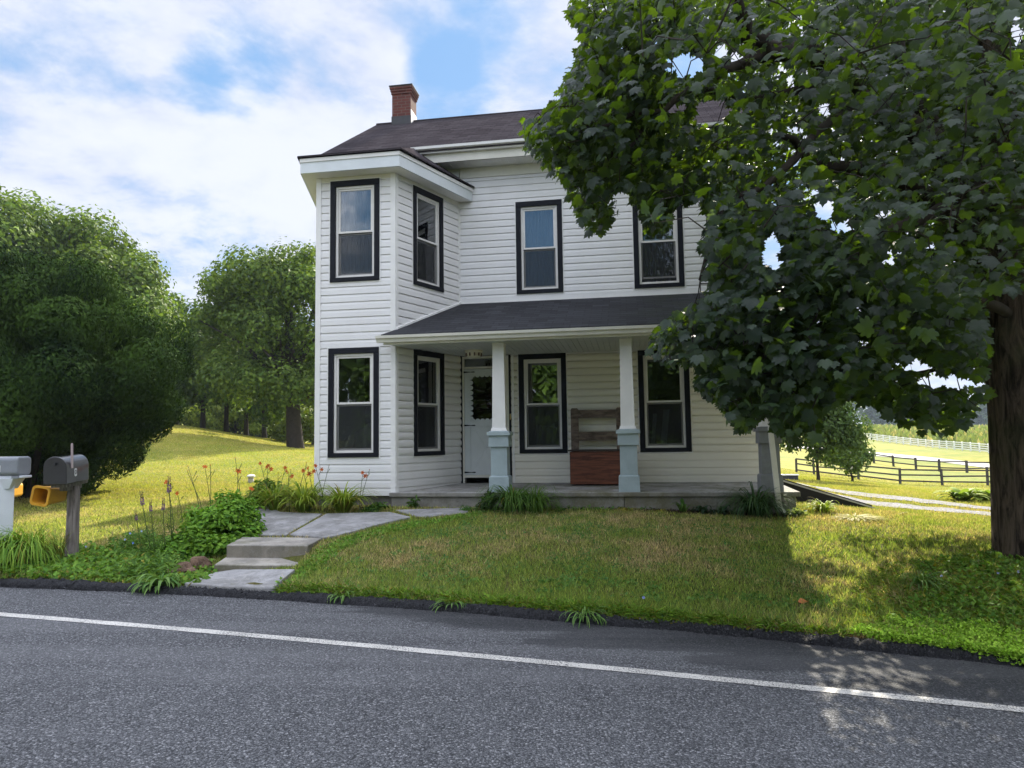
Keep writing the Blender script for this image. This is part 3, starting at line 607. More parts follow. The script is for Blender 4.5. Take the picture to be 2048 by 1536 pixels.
# porch roof
PS = (4.22 - 3.37) / 2.0
def zp(v): return 3.37 + PS * (v - 11.17)
mb = MB(); tri_slab(mb, [(-4.03, 11.17, zp(11.17)), (2.34, 11.17, zp(11.17)), (1.55, 13.17, zp(13.17)), (-3.16, 13.17, zp(13.17)), (-3.885, 11.45, zp(11.45))], .045); tri_slab(mb, [(2.34, 11.17, zp(11.17)), (2.34, 13.17, zp(11.17)), (1.55, 13.17, zp(13.17))], .045); hp('porch_roof', mb, M_proof)
mb = MB(); gutter(mb, (-4.10, 11.20), (2.36, 11.20), 3.345, .11, .11); hp('gutter', mb, M_cream)
mb = MB(); mb.box(-4.0, 2.34, 11.205, 11.23, 3.20, 3.33); mb.box(2.315, 2.34, 11.23, 13.17, 3.2, 3.325); hp('fascia', mb, M_cream)
M_ceil = mat('porch ceiling', (.52, .54, .52), .5, .05, 4)
mb = MB(); x = -3.9
while x < 2.30:
    x1 = min(x + .10, 2.30); y0 = 11.24; y1 = 13.15
    if x < -3.17: y1 = min(13.15, 11.46 + (x + 3.89) * 2.417)
    if y1 > y0 + .02: mb.box(x + .003, x1 - .003, y0, y1, 3.205, 3.222)
    x += .10
hp('porch_ceiling', mb, M_ceil)
mb = MB(); mb.prism([(UB - .01, 11.46, zp(11.46) + .002), (UB + .045, 11.46, zp(11.46) + .002), (U0 + .045, 13.17, zp(13.17) + .002), (U0 - .01, 13.17, zp(13.17) + .002)], [(UB - .01, 11.46, zp(11.46) + .035), (UB + .045, 11.46, zp(11.46) + .035), (U0 + .045, 13.17, zp(13.17) + .035), (U0 - .01, 13.17, zp(13.17) + .035)])
front.box(mb, .04, front.L, 4.205, 4.245, .018, .034); hp('flashing', mb, M_trimw)
M_ped = mat('blue grey paint', (.335, .405, .425), .6, .08, 5, .002, 40); M_ped2 = mat('grey paint', (.22, .23, .235), .7, .12, 5, .003, 40)
def column(u, v, m, lab, d=0):
    mb = MB(); z0 = .755
    mb.frustum(u, v, z0, 1.0, .335, .325); mb.frustum(u, v, 1.0, 1.02, .325, .275); mb.frustum(u, v, 1.02, 1.49, .275, .27); mb.frustum(u, v, 1.49, 1.675, .335, .325); mb.frustum(u, v, 1.675, 1.735, .385, .375); mb.frustum(u, v, 1.735, 1.75, .33, .26)
    o = hp('porch_column', mb, m, bevel=.004); o['label'] = lab
    s = MB(); s.frustum(u, v, 1.75, 1.80, .27, .24); s.frustum(u, v, 1.80, 3.17, .225, .19); s.frustum(u, v, 3.17, 3.205, .20, .20); s.build('shaft', M_trimw, o, None, False, .003)
column(-2.12, 11.60, M_ped, 'porch column on a blue grey pedestal beside the door'); column(-.03, 11.60, M_ped, 'porch column on a blue grey pedestal beside the bench'); column(2.13, 11.62, M_ped2, 'right porch column on a grey pedestal behind the downspout')
mb = MB(); dp = [(2.3, 11.12, 3.25), (2.28, 11.2, 3.05), (2.10, 11.33, 2.9), (2.12, 11.33, 1.6), (2.18, 11.30, .60), (2.20, 11.28, .52), (2.24, 11.12, .47)]
for a, b in zip(dp[:-1], dp[1:]):
    w_, e_ = .038, .03; mb.prism([(a[0] - w_, a[1] - e_, a[2]), (a[0] + w_, a[1] - e_, a[2]), (a[0] + w_, a[1] + e_, a[2]), (a[0] - w_, a[1] + e_, a[2])], [(b[0] - w_, b[1] - e_, b[2]), (b[0] + w_, b[1] - e_, b[2]), (b[0] + w_, b[1] + e_, b[2]), (b[0] - w_, b[1] + e_, b[2])])
hp('downspout', mb, M_cream, bevel=.004)
# ---------------------------------------------------------------- door
M_door = mat('door paint', (.60, .63, .64), .5, .04, 4); M_darkg = mat('door opening', (.020, .012, .013), .5)
mb = MB(); front.box(mb, .0, .045, ZF, 3.235, -.12, .02); front.box(mb, .94, .985, ZF, 3.235, -.12, .02); front.box(mb, .045, .94, 3.20, 3.235, -.12, .02)
dr = hp('door', mb, M_black)
mb = MB(); front.box(mb, .045, .075, ZF, 3.20, -.10, .024); front.box(mb, .88, .94, ZF, 3.20, -.10, .024); front.box(mb, .075, .88, 3.16, 3.20, -.10, .024); front.box(mb, .075, .88, 2.965, 3.0, -.10, .024); front.box(mb, .075, .88, ZF + .10, ZF + .15, -.08, .0)
mb.build('frame', M_cream, dr)
mb = MB(); front.box(mb, .075, .88, 3.0, 3.16, -.06, -.055); mb.build('transom', M_glass, dr); mb = MB(); front.box(mb, .045, .94, ZF + .15, 3.17, -.13, -.10); mb.build('inner_door', M_darkg, dr)
mb = MB(); d0, d1, e0, e1 = .08, .87, ZF + .15, 2.955
for a, b, c, d in ((d0, d0 + .115, e0, e1), (d1 - .115, d1, e0, e1), (d0 + .115, d1 - .115, 2.845, e1), (d0 + .115, d1 - .115, 1.86, 1.965), (d0 + .115, d1 - .115, e0, e0 + .09)): front.box(mb, a, b, c, d, -.03, .016)
front.box(mb, d0 + .115, d1 - .115, e0 + .09, 1.86, -.025, .004)
leaf = mb.build('storm_door', M_door, dr, None, False, .003)
mb = MB(); ca, cb, cc, cd = d0 + .19, d1 - .19, e0 + .14, 1.80
for (a, b), (c, d) in (((ca, cc), (cb, cd)), ((ca, cd), (cb, cc))):
    dx, dz_ = b and 0, 0
    L_ = math.hypot(c - a, d - b); ex, ez = (c - a) / L_, (d - b) / L_; w_ = .012
    mb.prism([front.P(a - ez * w_, .004, b + ex * w_), front.P(c - ez * w_, .004, d + ex * w_), front.P(c + ez * w_, .004, d - ex * w_), front.P(a + ez * w_, .004, b - ex * w_)],
             [front.P(a - ez * w_, .012, b + ex * w_), front.P(c - ez * w_, .012, d + ex * w_), front.P(c + ez * w_, .012, d - ex * w_), front.P(a + ez * w_, .012, b - ex * w_)])
mb.build('cross_trim', M_door, leaf)
# scalloped border round the pane
mb = MB(); ga, gb, gc, gd = d0 + .115, d1 - .115, 1.965, 2.845
def scallop(p, q, n_, nrm):
    for k in range(n_):
        x = p[0] + (q[0] - p[0]) * (k + .5) / n_; z = p[1] + (q[1] - p[1]) * (k + .5) / n_; r = math.hypot(q[0] - p[0], q[1] - p[1]) / n_ / 2
        x -= nrm[0] * r * .1; z -= nrm[1] * r * .1
        ring_ = [front.P(x + r * cos(t), 0.0, z + r * .9 * sin(t)) for t in np.linspace(0, 2 * pi, 14, endpoint=False)]; r2 = [front.P(x + r * cos(t), .012, z + r * .9 * sin(t)) for t in np.linspace(0, 2 * pi, 14, endpoint=False)]
        mb.prism(ring_, r2)
scallop((ga, gc), (ga, gd), 9, (-1, 0)); scallop((gb, gc), (gb, gd), 9, (1, 0)); scallop((ga, gd), (gb, gd), 6, (0, 1)); scallop((ga, gc), (gb, gc), 6, (0, -1)); mb.build('scalloped_trim', M_door, leaf)
mb = MB(); front.box(mb, ga, gb, gc, gd, -.018, -.014); mb.build('pane', M_dglass, leaf)
for z in (e1 - .055, 1.885, e0 + .05):
    mb = MB(); mb.prism([front.P(.06, .017, z - .018), front.P(.06, .017, z + .018), front.P(.20, .017, z + .006), front.P(.27, .017, z + .012), front.P(.30, .017, z), front.P(.27, .017, z - .012), front.P(.20, .017, z - .006)],
                       [front.P(.06, .024, z - .018), front.P(.06, .024, z + .018), front.P(.20, .024, z + .006), front.P(.27, .024, z + .012), front.P(.30, .024, z), front.P(.27, .024, z - .012), front.P(.20, .024, z - .006)]); mb.build('hinge', M_black, leaf)
mb = MB(); front.box(mb, .80, .835, 1.86, 1.96, .017, .05); mb.build('handle', M_black, leaf)
mb = MB(); front.box(mb, .955, .975, 1.98, 2.09, .02, .035); mb.build('doorbell', mat('brass', (.5, .36, .14), .35, metal=.8), dr)
# ceiling light
mb = MB(); lu, lv = -2.72, 12.35
def lathe(mb, cx_, cy_, pr, n=16):
    vs = [(cx_ + r * cos(2 * pi * k / n), cy_ + r * sin(2 * pi * k / n), z) for r, z in pr for k in range(n)]; m = len(pr)
    mb.add(vs, [(i * n + k, i * n + (k + 1) % n, (i + 1) * n + (k + 1) % n, (i + 1) * n + k) for i in range(m - 1) for k in range(n)] + [tuple(range(n - 1, -1, -1)), tuple((m - 1) * n + k for k in range(n))])
lathe(mb, lu, lv, [(.05, 3.06), (.09, 3.075), (.125, 3.10), (.14, 3.16), (.165, 3.18), (.165, 3.204)]); pl = hp('ceiling_light', mb, mat('light glass', (.66, .62, .50), .35, .1, 8), smooth=False)
mb = MB()
for k in range(10):
    a = 2 * pi * k / 10; mb = MB(); mb.box(lu + .137 * cos(a) - .012, lu + .137 * cos(a) + .012, lv + .137 * sin(a) - .012, lv + .137 * sin(a) + .012, 3.10, 3.155); mb.build('lattice_bar', mat('bronze', (.10, .055, .035), .5), pl)
# cellar hatch on the right side
mb = MB(); a0, a1, y0_, y1_ = 2.42, 4.25, 13.7, 15.2
mb.prism([(a0, y0_, -.1), (a0, y0_, .88), (a1, y0_, .30), (a1, y0_, -.1)], [(a0, y1_, -.1), (a0, y1_, .88), (a1, y1_, .30), (a1, y1_, -.1)]); hatch = hp('cellar_hatch', mb, mat('black metal', (.012, .012, .014), .5, .2, 6))
mb = MB(); mb.prism([(a0, y0_ - .03, .900), (a1 + .1, y0_ - .03, .285), (a1 + .1, y0_ - .03, .258), (a0, y0_ - .03, .870)], [(a0, y0_ - .001, .900), (a1 + .1, y0_ - .001, .285), (a1 + .1, y0_ - .001, .258), (a0, y0_ - .001, .870)]); mb.build('edge_strip', mat('galvanised', (.5, .5, .5), .4, metal=.3), hatch)
for k in range(2): mb = MB(); c0, c1 = y0_ + .05 + k * .72, y0_ + .72 + k * .70; mb.prism([(a0 + .05, c0, .875), (a1, c0, .31), (a1, c1, .31), (a0 + .05, c1, .875)], [(a0 + .05, c0, .905), (a1, c0, .34), (a1, c1, .34), (a0 + .05, c1, .905)]); mb.build('hatch_door', mat('black metal', (.012, .012, .014), .5), hatch)

# ---------------------------------------------------------------- bench on the porch
def wood_fn(dark, lite, sc_=(3, 30, 30)):
    def fn(nt, tc, c, b):
        mp = N(nt, 'ShaderNodeMapping', ins={0: tc, 'Scale': sc_}); n = N(nt, 'ShaderNodeTexNoise', ins={'Vector': mp.outputs[0], 'Scale': 1.0, 'Detail': 9.0, 'Roughness': .65, 'Distortion': .8}).outputs[0]
        n2 = N(nt, 'ShaderNodeTexNoise', ins={'Vector': tc, 'Scale': 4.0, 'Detail': 6.0, 'Roughness': .7}).outputs[0]
        return mixc(nt, mth(nt, 'MULTIPLY', ramp(nt, n2, .5, .75), .5), mixc(nt, ramp(nt, n, .3, .7), dark, lite), tuple(x * .35 for x in dark))
    return fn
M_red = mat('red stained wood', (.2, .05, .02), .7, fn=wood_fn((.062, .022, .013), (.20, .072, .038), (2, 5, 26)), bump=.004, bscale=20)
M_old = mat('weathered wood', (.12, .09, .07), .85, fn=wood_fn((.060, .044, .034), (.25, .19, .145), (5, 5, 16)), bump=.004, bscale=30)
bx_, by_ = H(-.58, 12.72); bench = empty('wooden_bench', (bx_, by_, .80), -PSI, 'rustic wooden bench with a red chest seat and two plank back on the porch', 'bench')
mb = MB(); L0, L1 = -.47, .47
mb.box(L0, L1, -.22, -.19, .012, .575); mb.box(L0, L0 + .03, -.19, .22, .012, .575); mb.box(L1 - .03, L1, -.19, .22, .012, .575); mb.box(L0, L1, .22, .25, .012, .575); mb.box(L0 + .03, L1 - .03, -.19, .22, .012, .04)
ck = mb.build('chest', M_red, bench, None, False, .004)
mb = MB(); mb.box(L0 - .03, L1 + .03, -.24, .22, .585, .61); mb.build('seat', mat('seat wood', (.04, .028, .022), .8), bench, None, False, .004)
for k in range(12): mb = MB(); mb.box(L0 - .001, L0 + .012, -.224, -.219, .05 + k * .043, .065 + k * .043); mb.build('nail', M_black, ck)
for u in (L0 - .01, L1 - .13): mb = MB(); pr = [(u, 0), (u + .14, 0), (u + .14, 1.33), (u + .12, 1.36), (u + .02, 1.36), (u, 1.33)]; mb.prism([(x, .255, z) for x, z in pr], [(x, .31, z) for x, z in pr]); mb.build('post', M_old, bench, None, False, .006)
for z0, z1 in ((1.175, 1.325), (.765, .925)): mb = MB(); mb.box(L0 + .12, L1 - .12, .262, .30, z0, z1); mb.build('back_plank', M_old, bench, None, False, .005)

# ---------------------------------------------------------------- steps, path
def slab_px(name, px, z=None, th=.1, m=M_step, lift=.02, kind=None, parent=None):
    pts = []
    for q in px:
        if z is not None: x, y = onz(*q, z); pts.append((x, y, z))
        else: x, y = gp(*q); pts.append((x, y, gz(x, y) + lift))
    mb = MB(); base = [(p[0], p[1], p[2] - th) for p in pts]; mb.prism(base, pts); return mb.build(name, m, parent, None, False, .012)
stp = empty('concrete_steps', (*onz(530, 1140, .1), .1), 0, 'two mossy concrete steps up from the road', 'steps')
for o in (slab_px('step', ((428, 1129), (592, 1130.5), (625, 1108), (462, 1107)), .225, .20), slab_px('step', ((453, 1090), (615, 1091), (646, 1075), (484, 1074)), .375, .22)):
    o.parent = stp; o.matrix_parent_inverse = Matrix.Translation(-stp.location)
pth = [slab_px('path', ((368, 1178), (430, 1156), (470, 1150), (590, 1150), (565, 1170), (545, 1189), (460, 1186)), None, .12, M_path, .065),
       slab_px('path', ((487, 1073.5), (498, 1045), (490, 1022), (549, 1021), (560, 1027), (645, 1031), (572, 1074)), None, .12, M_path, .03),
       slab_px('path', ((486, 1019), (487, 1004), (502, 999.5), (549, 998.5), (548, 1019)), None, .1, M_path, .03),
       slab_px('path', ((578, 1074), (653, 1031), (780, 1028), (822, 1038), (760, 1052), (700, 1069), (650, 1080)), None, .14, M_path, .035),
       slab_px('path', ((790, 1022), (940, 1017), (935, 1028), (850, 1036), (826, 1033)), None, .1, M_path, .02)]
for o in pth: tag(o, kind='structure')

# ------------------------------------------------------------------ vegetation helpers
def unit(v): return v / (np.linalg.norm(v, axis=-1, keepdims=True) + 1e-9)
def rdir(n, rng=None): return unit((rng or RNG).normal(size=(n, 3)))
def instance(TV, TF, P, X, Y, Z, S):
    """template verts/faces at points P with axes X,Y,Z and size S"""
    n, k = len(P), len(TV); S = np.broadcast_to(np.asarray(S, float), (n,))[:, None, None]
    V = P[:, None] + S * (TV[None, :, 0:1] * X[:, None] + TV[None, :, 1:2] * Y[:, None] + TV[None, :, 2:3] * Z[:, None])
    Fc = TF[None] + (np.arange(n) * k)[:, None, None]
    return V.reshape(-1, 3), Fc.reshape(-1, TF.shape[1])
def frame(nrm, tip):
    Z = unit(nrm); Y = unit(tip - Z * np.sum(tip * Z, -1, keepdims=True)); return np.cross(Y, Z), Y, Z
DIA_V = np.array([(0, 0, 0), (.30, .45, .07), (0, 1, -.10), (-.30, .45, .07)]); DIA_F = np.array([(0, 1, 2), (0, 2, 3)])
NAR_V = np.array([(0, 0, 0), (.13, .40, .03), (0, 1, -.12), (-.13, .40, .03)])
def vcol(n, k, c0, c1, rng=None, jit=.15, yel=0.0, yc=(.22, .20, .03)):
    rng = rng or RNG; t = rng.random((n, 1)); c = np.array(c0) * (1 - t) + np.array(c1) * t
    c = c * (1 + jit * rng.normal(size=(n, 1)))
    if yel: m = rng.random(n) < yel; c[m] = np.array(yc) * (.7 + .6 * rng.random((m.sum(), 1)))
    return np.repeat(np.clip(c, .003, .9), k, 0)
M_leaf = foliage('leaves', .30, .6, .12); M_needle = foliage('needles', .06, .85, .02); M_blade = foliage('blades', .38, .6, .12, (1.15, 1.15, .6)); M_petal = foliage('petals', .3, .6, .1, (1, 1, 1))
def bark_fn(nt, tc, c, b):
    mp = N(nt, 'ShaderNodeMapping', ins={0: tc, 'Scale': (14, 14, 2.2)}); v = N(nt, 'ShaderNodeTexNoise', ins={'Vector': mp.outputs[0], 'Scale': 1.0, 'Detail': 8.0, 'Roughness': .7, 'Distortion': 1.0}).outputs[0]
    n2 = N(nt, 'ShaderNodeTexNoise', ins={'Vector': tc, 'Scale': 1.6, 'Detail': 5.0}).outputs[0]
    bp = N(nt, 'ShaderNodeBump', ins={'Height': v, 'Strength': 1.0, 'Distance': .05}); nt.links.new(bp.outputs[0], b.inputs['Normal'])
    return mixc(nt, mth(nt, 'MULTIPLY', ramp(nt, n2, .48, .65), .45), mixc(nt, ramp(nt, v, .35, .65), (.022, .017, .013), (.150, .112, .082)), (.060, .070, .030))
M_bark = mat('bark', (.05, .04, .03), .95, fn=bark_fn, spec=.1)
M_bark2 = mat('dark bark', (.035, .028, .022), .95, .3, 6)

def crown_pts(rng, c, rad, nl, lobe, n, fill=.35, flat=1.0):
    """leaf points on the skins of many overlapping lobes that fill an ellipsoid with a full skirt"""
    d = rdir(nl, rng); low = d[:, 2] < 0; k = np.ones((nl, 1)); k[low] = (1 / np.abs(d[low]).max(1, keepdims=True)) ** .75; r = rng.random((nl, 1)) ** .33; L = np.array(c) + d * k * r * np.array(rad) * .84
    lr = lobe * (.5 + 1.0 * rng.random(nl) ** 1.5); wgt = lr ** 2; pick = rng.choice(nl, n, p=wgt / wgt.sum())
    dd = rdir(n, rng); dd[:, 2] = dd[:, 2] * .8 + .22; dd = unit(dd)
    rr_ = lr[pick] * (1 - fill * rng.random(n) ** 2) * (1 + .13 * np.clip(rng.normal(size=n), -2, 1.6))
    crown_pts.tone = (.78 + .44 * rng.random(nl))[pick]
    return L[pick] + dd * rr_[:, None] * np.array([1, 1, flat]), dd, L
def tree(name, label, cat, base, h, rad, crown_z, nl, lobe, n, size, c0, c1, tr=.25, group=None, seed=1, yel=0, limbs=6, lean=(0, 0), mat_=None, tv=DIA_V, fill=.35, jit=.18, cgroup=None):
    rng = np.random.default_rng(seed); x, y = base; z = gz(x, y)
    root = empty(name, (x, y, z), 0, label, cat, group)
    c = np.array([lean[0], lean[1], crown_z]); P, D, L = crown_pts(rng, c, rad, nl, lobe, n, fill)
    keep = P[:, 2] > .25; tone = crown_pts.tone[keep]; P, D = P[keep], D[keep]; m = len(P)
    X, Y, Z = frame(D + .45 * rng.normal(size=(m, 3)) + np.array([0, 0, .3]), rng.normal(size=(m, 3)) + np.array([0, 0, -.5]))
    V, Fc = instance(tv, DIA_F, P, X, Y, Z, size * (.65 + .7 * rng.random(m)))
    np_mesh('crown', V, Fc, mat_ or M_leaf, root, cols=vcol(m, 4, c0, c1, rng, jit, yel) * np.repeat(tone, 4)[:, None])
    mb = MB(); top = (lean[0] * .7, lean[1] * .7, crown_z + rad[2] * .3)
    pts = [(0, 0, -.3), (0.02, 0, .15), (lean[0] * .1, lean[1] * .1, h * .12), (lean[0] * .35, lean[1] * .35, max(.5, crown_z - rad[2] * .4)), top]
    mb.tube(pts, [tr * 1.55, tr * 1.2, tr, tr * .8, tr * .2], 9)
    order = rng.permutation(len(L))[:limbs * 2]
    for k in order:
        q = L[k]; t = .25 + .5 * rng.random(); a = np.array(pts[2]) * (1 - t) + np.array(pts[3]) * t
        mid = (a + q) / 2 + np.array([0, 0, .12 * np.linalg.norm(q - a)]); mb.tube([a, mid, q], [tr * .42, tr * .26, tr * .08], 5)
    mb.build('trunk', M_bark2, root, None, True)
    return root

# ------------------------------------------------------------------ maple on the right
tx, ty = onz(2068, 1112, .30); TZ = gz(tx, ty) - .05
maple = empty('maple_tree', (tx, ty, TZ), 0, 'large maple whose low leafy branches hang before the right half of the house', 'tree')
ML = [(0, 0), (.18, -.12), (.42, -.10), (.44, .06), (.64, .12), (.74, .30), (.52, .38), (.64, .62), (.44, .66), (.30, .60), (.28, .78), (.13, .86), (0, 1.05)]
ring2 = ML + [(-x, y) for x, y in ML[-2:0:-1]]
def lift(x, y): return -.55 * x * x - .30 * y * y + .16 * abs(x)
MLV = np.array([(0, .30, .02)] + [(x, y, lift(x, y)) for x, y in ring2]); nk = len(ring2)
MLF = np.array([(0, 1 + k, 1 + (k + 1) % nk) for k in range(nk)])[:, ::-1]
SIL = [(1125, -400), (1140, 30), (1165, 75), (1150, 120), (1110, 190), (1085, 235), (1045, 240), (1050, 290), (1085, 330), (1130, 360), (1150, 420), (1185, 470), (1215, 450), (1240, 425), (1220, 385), (1255, 372),
       (1275, 420), (1300, 465), (1335, 460), (1350, 410), (1400, 395), (1420, 440), (1405, 495), (1425, 545), (1405, 600), (1345, 630), (1305, 665), (1300, 700), (1330, 730), (1365, 725), (1400, 735), (1395, 770), (1430, 800), (1455, 825),
       (1490, 865), (1515, 830), (1540, 825), (1560, 860), (1600, 880), (1640, 875), (1640, 825), (1700, 790), (1740, 800), (1790, 830), (1850, 870), (1900, 860), (1950, 830), (2005, 800), (2100, 820), (2400, 900), (3200, 900), (3200, -400)]
HOLES = [(1545, 500, 26, 48), (1680, 325, 26, 12), (1650, 420, 22, 26), (1440, 100, 24, 20), (1595, 320, 18, 14), (1690, 450, 32, 16), (1630, 380, 12, 10), (1375, 130, 40, 30), (1420, 225, 40, 30), (1790, 500, 22, 10), (1865, 490, 16, 8), (1720, 610, 14, 20), (1730, 680, 18, 12), (1640, 640, 14, 10), (1830, 730, 40, 14), (1900, 760, 60, 16), (1990, 690, 12, 10), (1765, 425, 18, 10), (1850, 440, 22, 10), (1480, 120, 16, 22), (1650, 215, 14, 14), (1980, 90, 34, 16), (2035, 60, 14, 40), (1350, 215, 26, 14), (1600, 255, 12, 10), (1775, 520, 20, 9), (1600, 55, 10, 12), (1535, 800, 12, 10), (1585, 160, 10, 16)]
def in_poly(px, py, poly):
    ins = np.zeros(len(px), bool); m = len(poly)
    for i in range(m):
        x0, y0 = poly[i]; x1, y1 = poly[(i + 1) % m]
        c = ((y0 > py) != (y1 > py)); ins ^= c & (px < (x1 - x0) * (py - y0) / ((y1 - y0) + 1e-9) + x0)
    return ins
def maple_ok(P, margin=0):
    px, py = project(P); ok = in_poly(px, py, SIL)
    wob = .45 * np.sin(px * .11 + 2 * np.sin(py * .07)) * np.cos(py * .13 + 1.5 * np.sin(px * .09))
    for hx_, hy_, a, b in HOLES: ok &= ((px - hx_) / a) ** 2 + ((py - hy_) / b) ** 2 > 1 + wob
    u = P[:, 0] * CP - P[:, 1] * SP; v = P[:, 0] * SP + P[:, 1] * CP
    ok &= ~((u < 2.9) & (v > 10.9) & (P[:, 2] < 4.5)) & ~((u < 3.1) & (v > 12.3)); ok &= (P[:, 1] > 2.8) | (px > 2300)
    ok &= (np.hypot(P[:, 0], P[:, 1]) > 4.5); ok &= ~((px > 1975) & (px < 2120) & (py > 580) & (py < 1100) & (P[:, 1] < ty + .2))
    return ok
rng = np.random.default_rng(21)
def maple_clusters(n):
    out = []
    while len(out) < n:
        d = rdir(4000, rng); r = rng.random((4000, 1)) ** .40
        P = np.array([tx - .35, ty - .1, 5.6]) + d * r * np.array([5.4, 5.1, 5.2])
        horiz = np.hypot(P[:, 0] - tx, P[:, 1] - ty); low = 1.75 + .30 * np.maximum(0, 3.2 - horiz)
        P = P[(P[:, 2] > low) & (P[:, 2] < 10.6)]; P = P[maple_ok(P)]; qx, qy = project(P); P = P[((qx < 2090) & (qy > -60)) | (rng.random(len(P)) < .35)]
        out += list(P)
    return np.array(out[:n])
NC = 2800
CC = maple_clusters(NC)
def extra(n, box_, lo, hi):                              # the low and left hanging sprays are the thickest
    out = []
    while len(out) < n:
        px = rng.uniform(box_[0], box_[2], 3000); py = rng.uniform(box_[1], box_[3], 3000); d = rng.uniform(lo, hi, 3000)
        P = np.array([atd(a, b, c) for a, b, c in zip(px, py, d)]); P = P[(np.hypot(P[:, 0] - tx, P[:, 1] - ty) < 6.2)]; out += list(P[maple_ok(P)])
    return np.array(out[:n])
CC = np.concatenate([CC, extra(330, (1040, 0, 1440, 480), 5.6, 7.6), extra(420, (1290, 420, 1720, 880), 4.6, 6.6), extra(120, (1600, 560, 2048, 860), 5.0, 7.0)]); NC = len(CC)
# a thicker curtain of sprays on the house side, which the photo shows hanging low
ax = np.array([tx, ty, 0.0])
nl_ = 21; P = np.repeat(CC, nl_, 0) + rng.normal(size=(NC * nl_, 3)) * np.array([.175, .175, .17])
P = P[maple_ok(P)]; m = len(P)
outw = P - np.array([tx, ty, 0]); outw[:, 2] = 0; outw = unit(outw)
Nn = outw * .55 + np.array([0, 0, .75]) + .55 * rng.normal(size=(m, 3)); Tt = outw * .5 + np.array([0, 0, -1.0]) + .45 * rng.normal(size=(m, 3))
X, Y, Z = frame(Nn, Tt); S = .038 + .062 * rng.random(m) ** 1.3
V, Fc = instance(MLV, MLF, P - np.array([tx, ty, TZ]), X, Y, Z, S)
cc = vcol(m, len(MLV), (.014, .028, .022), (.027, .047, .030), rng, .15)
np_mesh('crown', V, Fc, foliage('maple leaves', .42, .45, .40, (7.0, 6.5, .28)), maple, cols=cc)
mb = MB()                                                   # trunk and limbs in tree-local space
tb = [(0, 0, -.15), (.0, .0, .12), (-.01, .0, .8), (.0, .02, 1.8), (-.06, .04, 2.9), (-.10, .08, 4.0), (.02, .1, 5.6), (.1, .1, 7.4), (.15, .1, 9.0)]
mb.tube(tb, [.44, .37, .335, .31, .29, .26, .17, .11, .04], 18); mb.build('trunk', M_bark, maple, None, True)
def wpt(px, py, d): x, y, z = atd(px, py, d); return (x - tx, y - ty, z - TZ)
limb_paths = [([(-.1, .08, 3.6), wpt(1905, 345, 7.4), wpt(1740, 180, 7.0), wpt(1640, 105, 6.8), wpt(1530, 95, 6.4), wpt(1490, 50, 6.2), wpt(1470, -60, 6.0)], .17),
              ([(-.1, .08, 3.3), wpt(1820, 370, 7.2), wpt(1710, 345, 7.0), wpt(1645, 325, 6.8), wpt(1560, 270, 6.5)], .12),
              ([wpt(1560, 95, 6.5), wpt(1480, 130, 6.3), wpt(1400, 165, 6.1), wpt(1320, 215, 6.0), wpt(1180, 260, 5.9)], .06),
              ([wpt(1645, 180, 6.8), wpt(1500, 185, 6.6), wpt(1380, 185, 6.4), wpt(1310, 210, 6.2), wpt(1220, 330, 6.0)], .05),
              ([(-.05, .06, 3.9), wpt(1900, 130, 8.0), wpt(1860, -40, 8.2), wpt(1850, -200, 8.3)], .12), ([(0, .06, 4.4), wpt(1955, 120, 7.6), wpt(1930, -60, 7.6)], .11), ([wpt(1905, 345, 7.4), wpt(1830, 190, 7.3), wpt(1800, 60, 7.4), wpt(1790, -80, 7.4)], .10),
              ([(-.08, .05, 3.0), wpt(1880, 420, 6.6), wpt(1750, 470, 6.0), wpt(1620, 560, 5.5), wpt(1480, 640, 5.2)], .08), ([(-.05, 0, 2.6), wpt(1900, 580, 6.5), wpt(1780, 640, 5.9), wpt(1600, 700, 5.4), wpt(1450, 760, 5.3)], .06),
              ([(-.02, .03, 2.35), wpt(1960, 720, 7.9), wpt(1850, 740, 8.4), wpt(1700, 760, 9.0)], .05), ([(.1, 0, 3.5), (1.6, -1.0, 5.2), (3.4, -1.6, 6.2)], .12), ([(.1, .1, 3.8), (1.4, 1.6, 5.4), (2.6, 3.2, 6.5)], .12), ([(0, .1, 4.2), (-.8, 1.8, 5.6), (-1.6, 3.4, 6.4)], .11), ([(0, -.1, 4.0), (.3, -1.8, 5.2), (.2, -3.6, 5.8)], .11), ([wpt(1740, 180, 7.0), wpt(1600, 300, 6.0), wpt(1450, 420, 5.6), wpt(1400, 560, 5.4)], .05)]
allp = []
for pts, r0 in limb_paths:
    mb = MB(); k = len(pts); P3 = [Vector(p) for p in pts]; fine = []
    for a, b in zip(P3[:-1], P3[1:]):
        for t in (0, .33, .66): q = a.lerp(b, t) + Vector(rng.normal(size=3) * .035); fine.append(q if fine else a)
    fine.append(P3[-1]); mb.tube(fine, list(np.linspace(r0, r0 * .25, len(fine))), 8); mb.build('branch', M_bark2, maple, None, True); allp += [tuple(q) for q in fine[2:]]
allp += [(0, 0, z) for z in (4.5, 5.5, 6.5, 7.5, 8.5)]
AP = np.array(allp); CL = CC - np.array([tx, ty, TZ]); mb = MB()
near_d = np.linalg.norm(CL[:, None] - AP[None], axis=2); dmin = near_d.min(1); src = AP[near_d.argmin(1)]; done = np.zeros(NC, bool); depth = np.zeros(NC)
for it in range(NC):                                    # every spray grows from the closest wood already there
    k = int(np.where(done, 1e9, dmin).argmin()); q = CL[k]; a = src[k]; L_ = dmin[k]; done[k] = True
    if L_ > .12:
        mid = (a + q) / 2 + np.array([0, 0, .10 * L_]) + rng.normal(size=3) * .04; mb.tube([a, mid, q], [.004 + .007 * L_, .005, .003], 3, False)
    d_ = np.linalg.norm(CL - q, axis=1) + .12; better = d_ < dmin; dmin = np.where(better & ~done, d_, dmin); src[better & ~done] = q
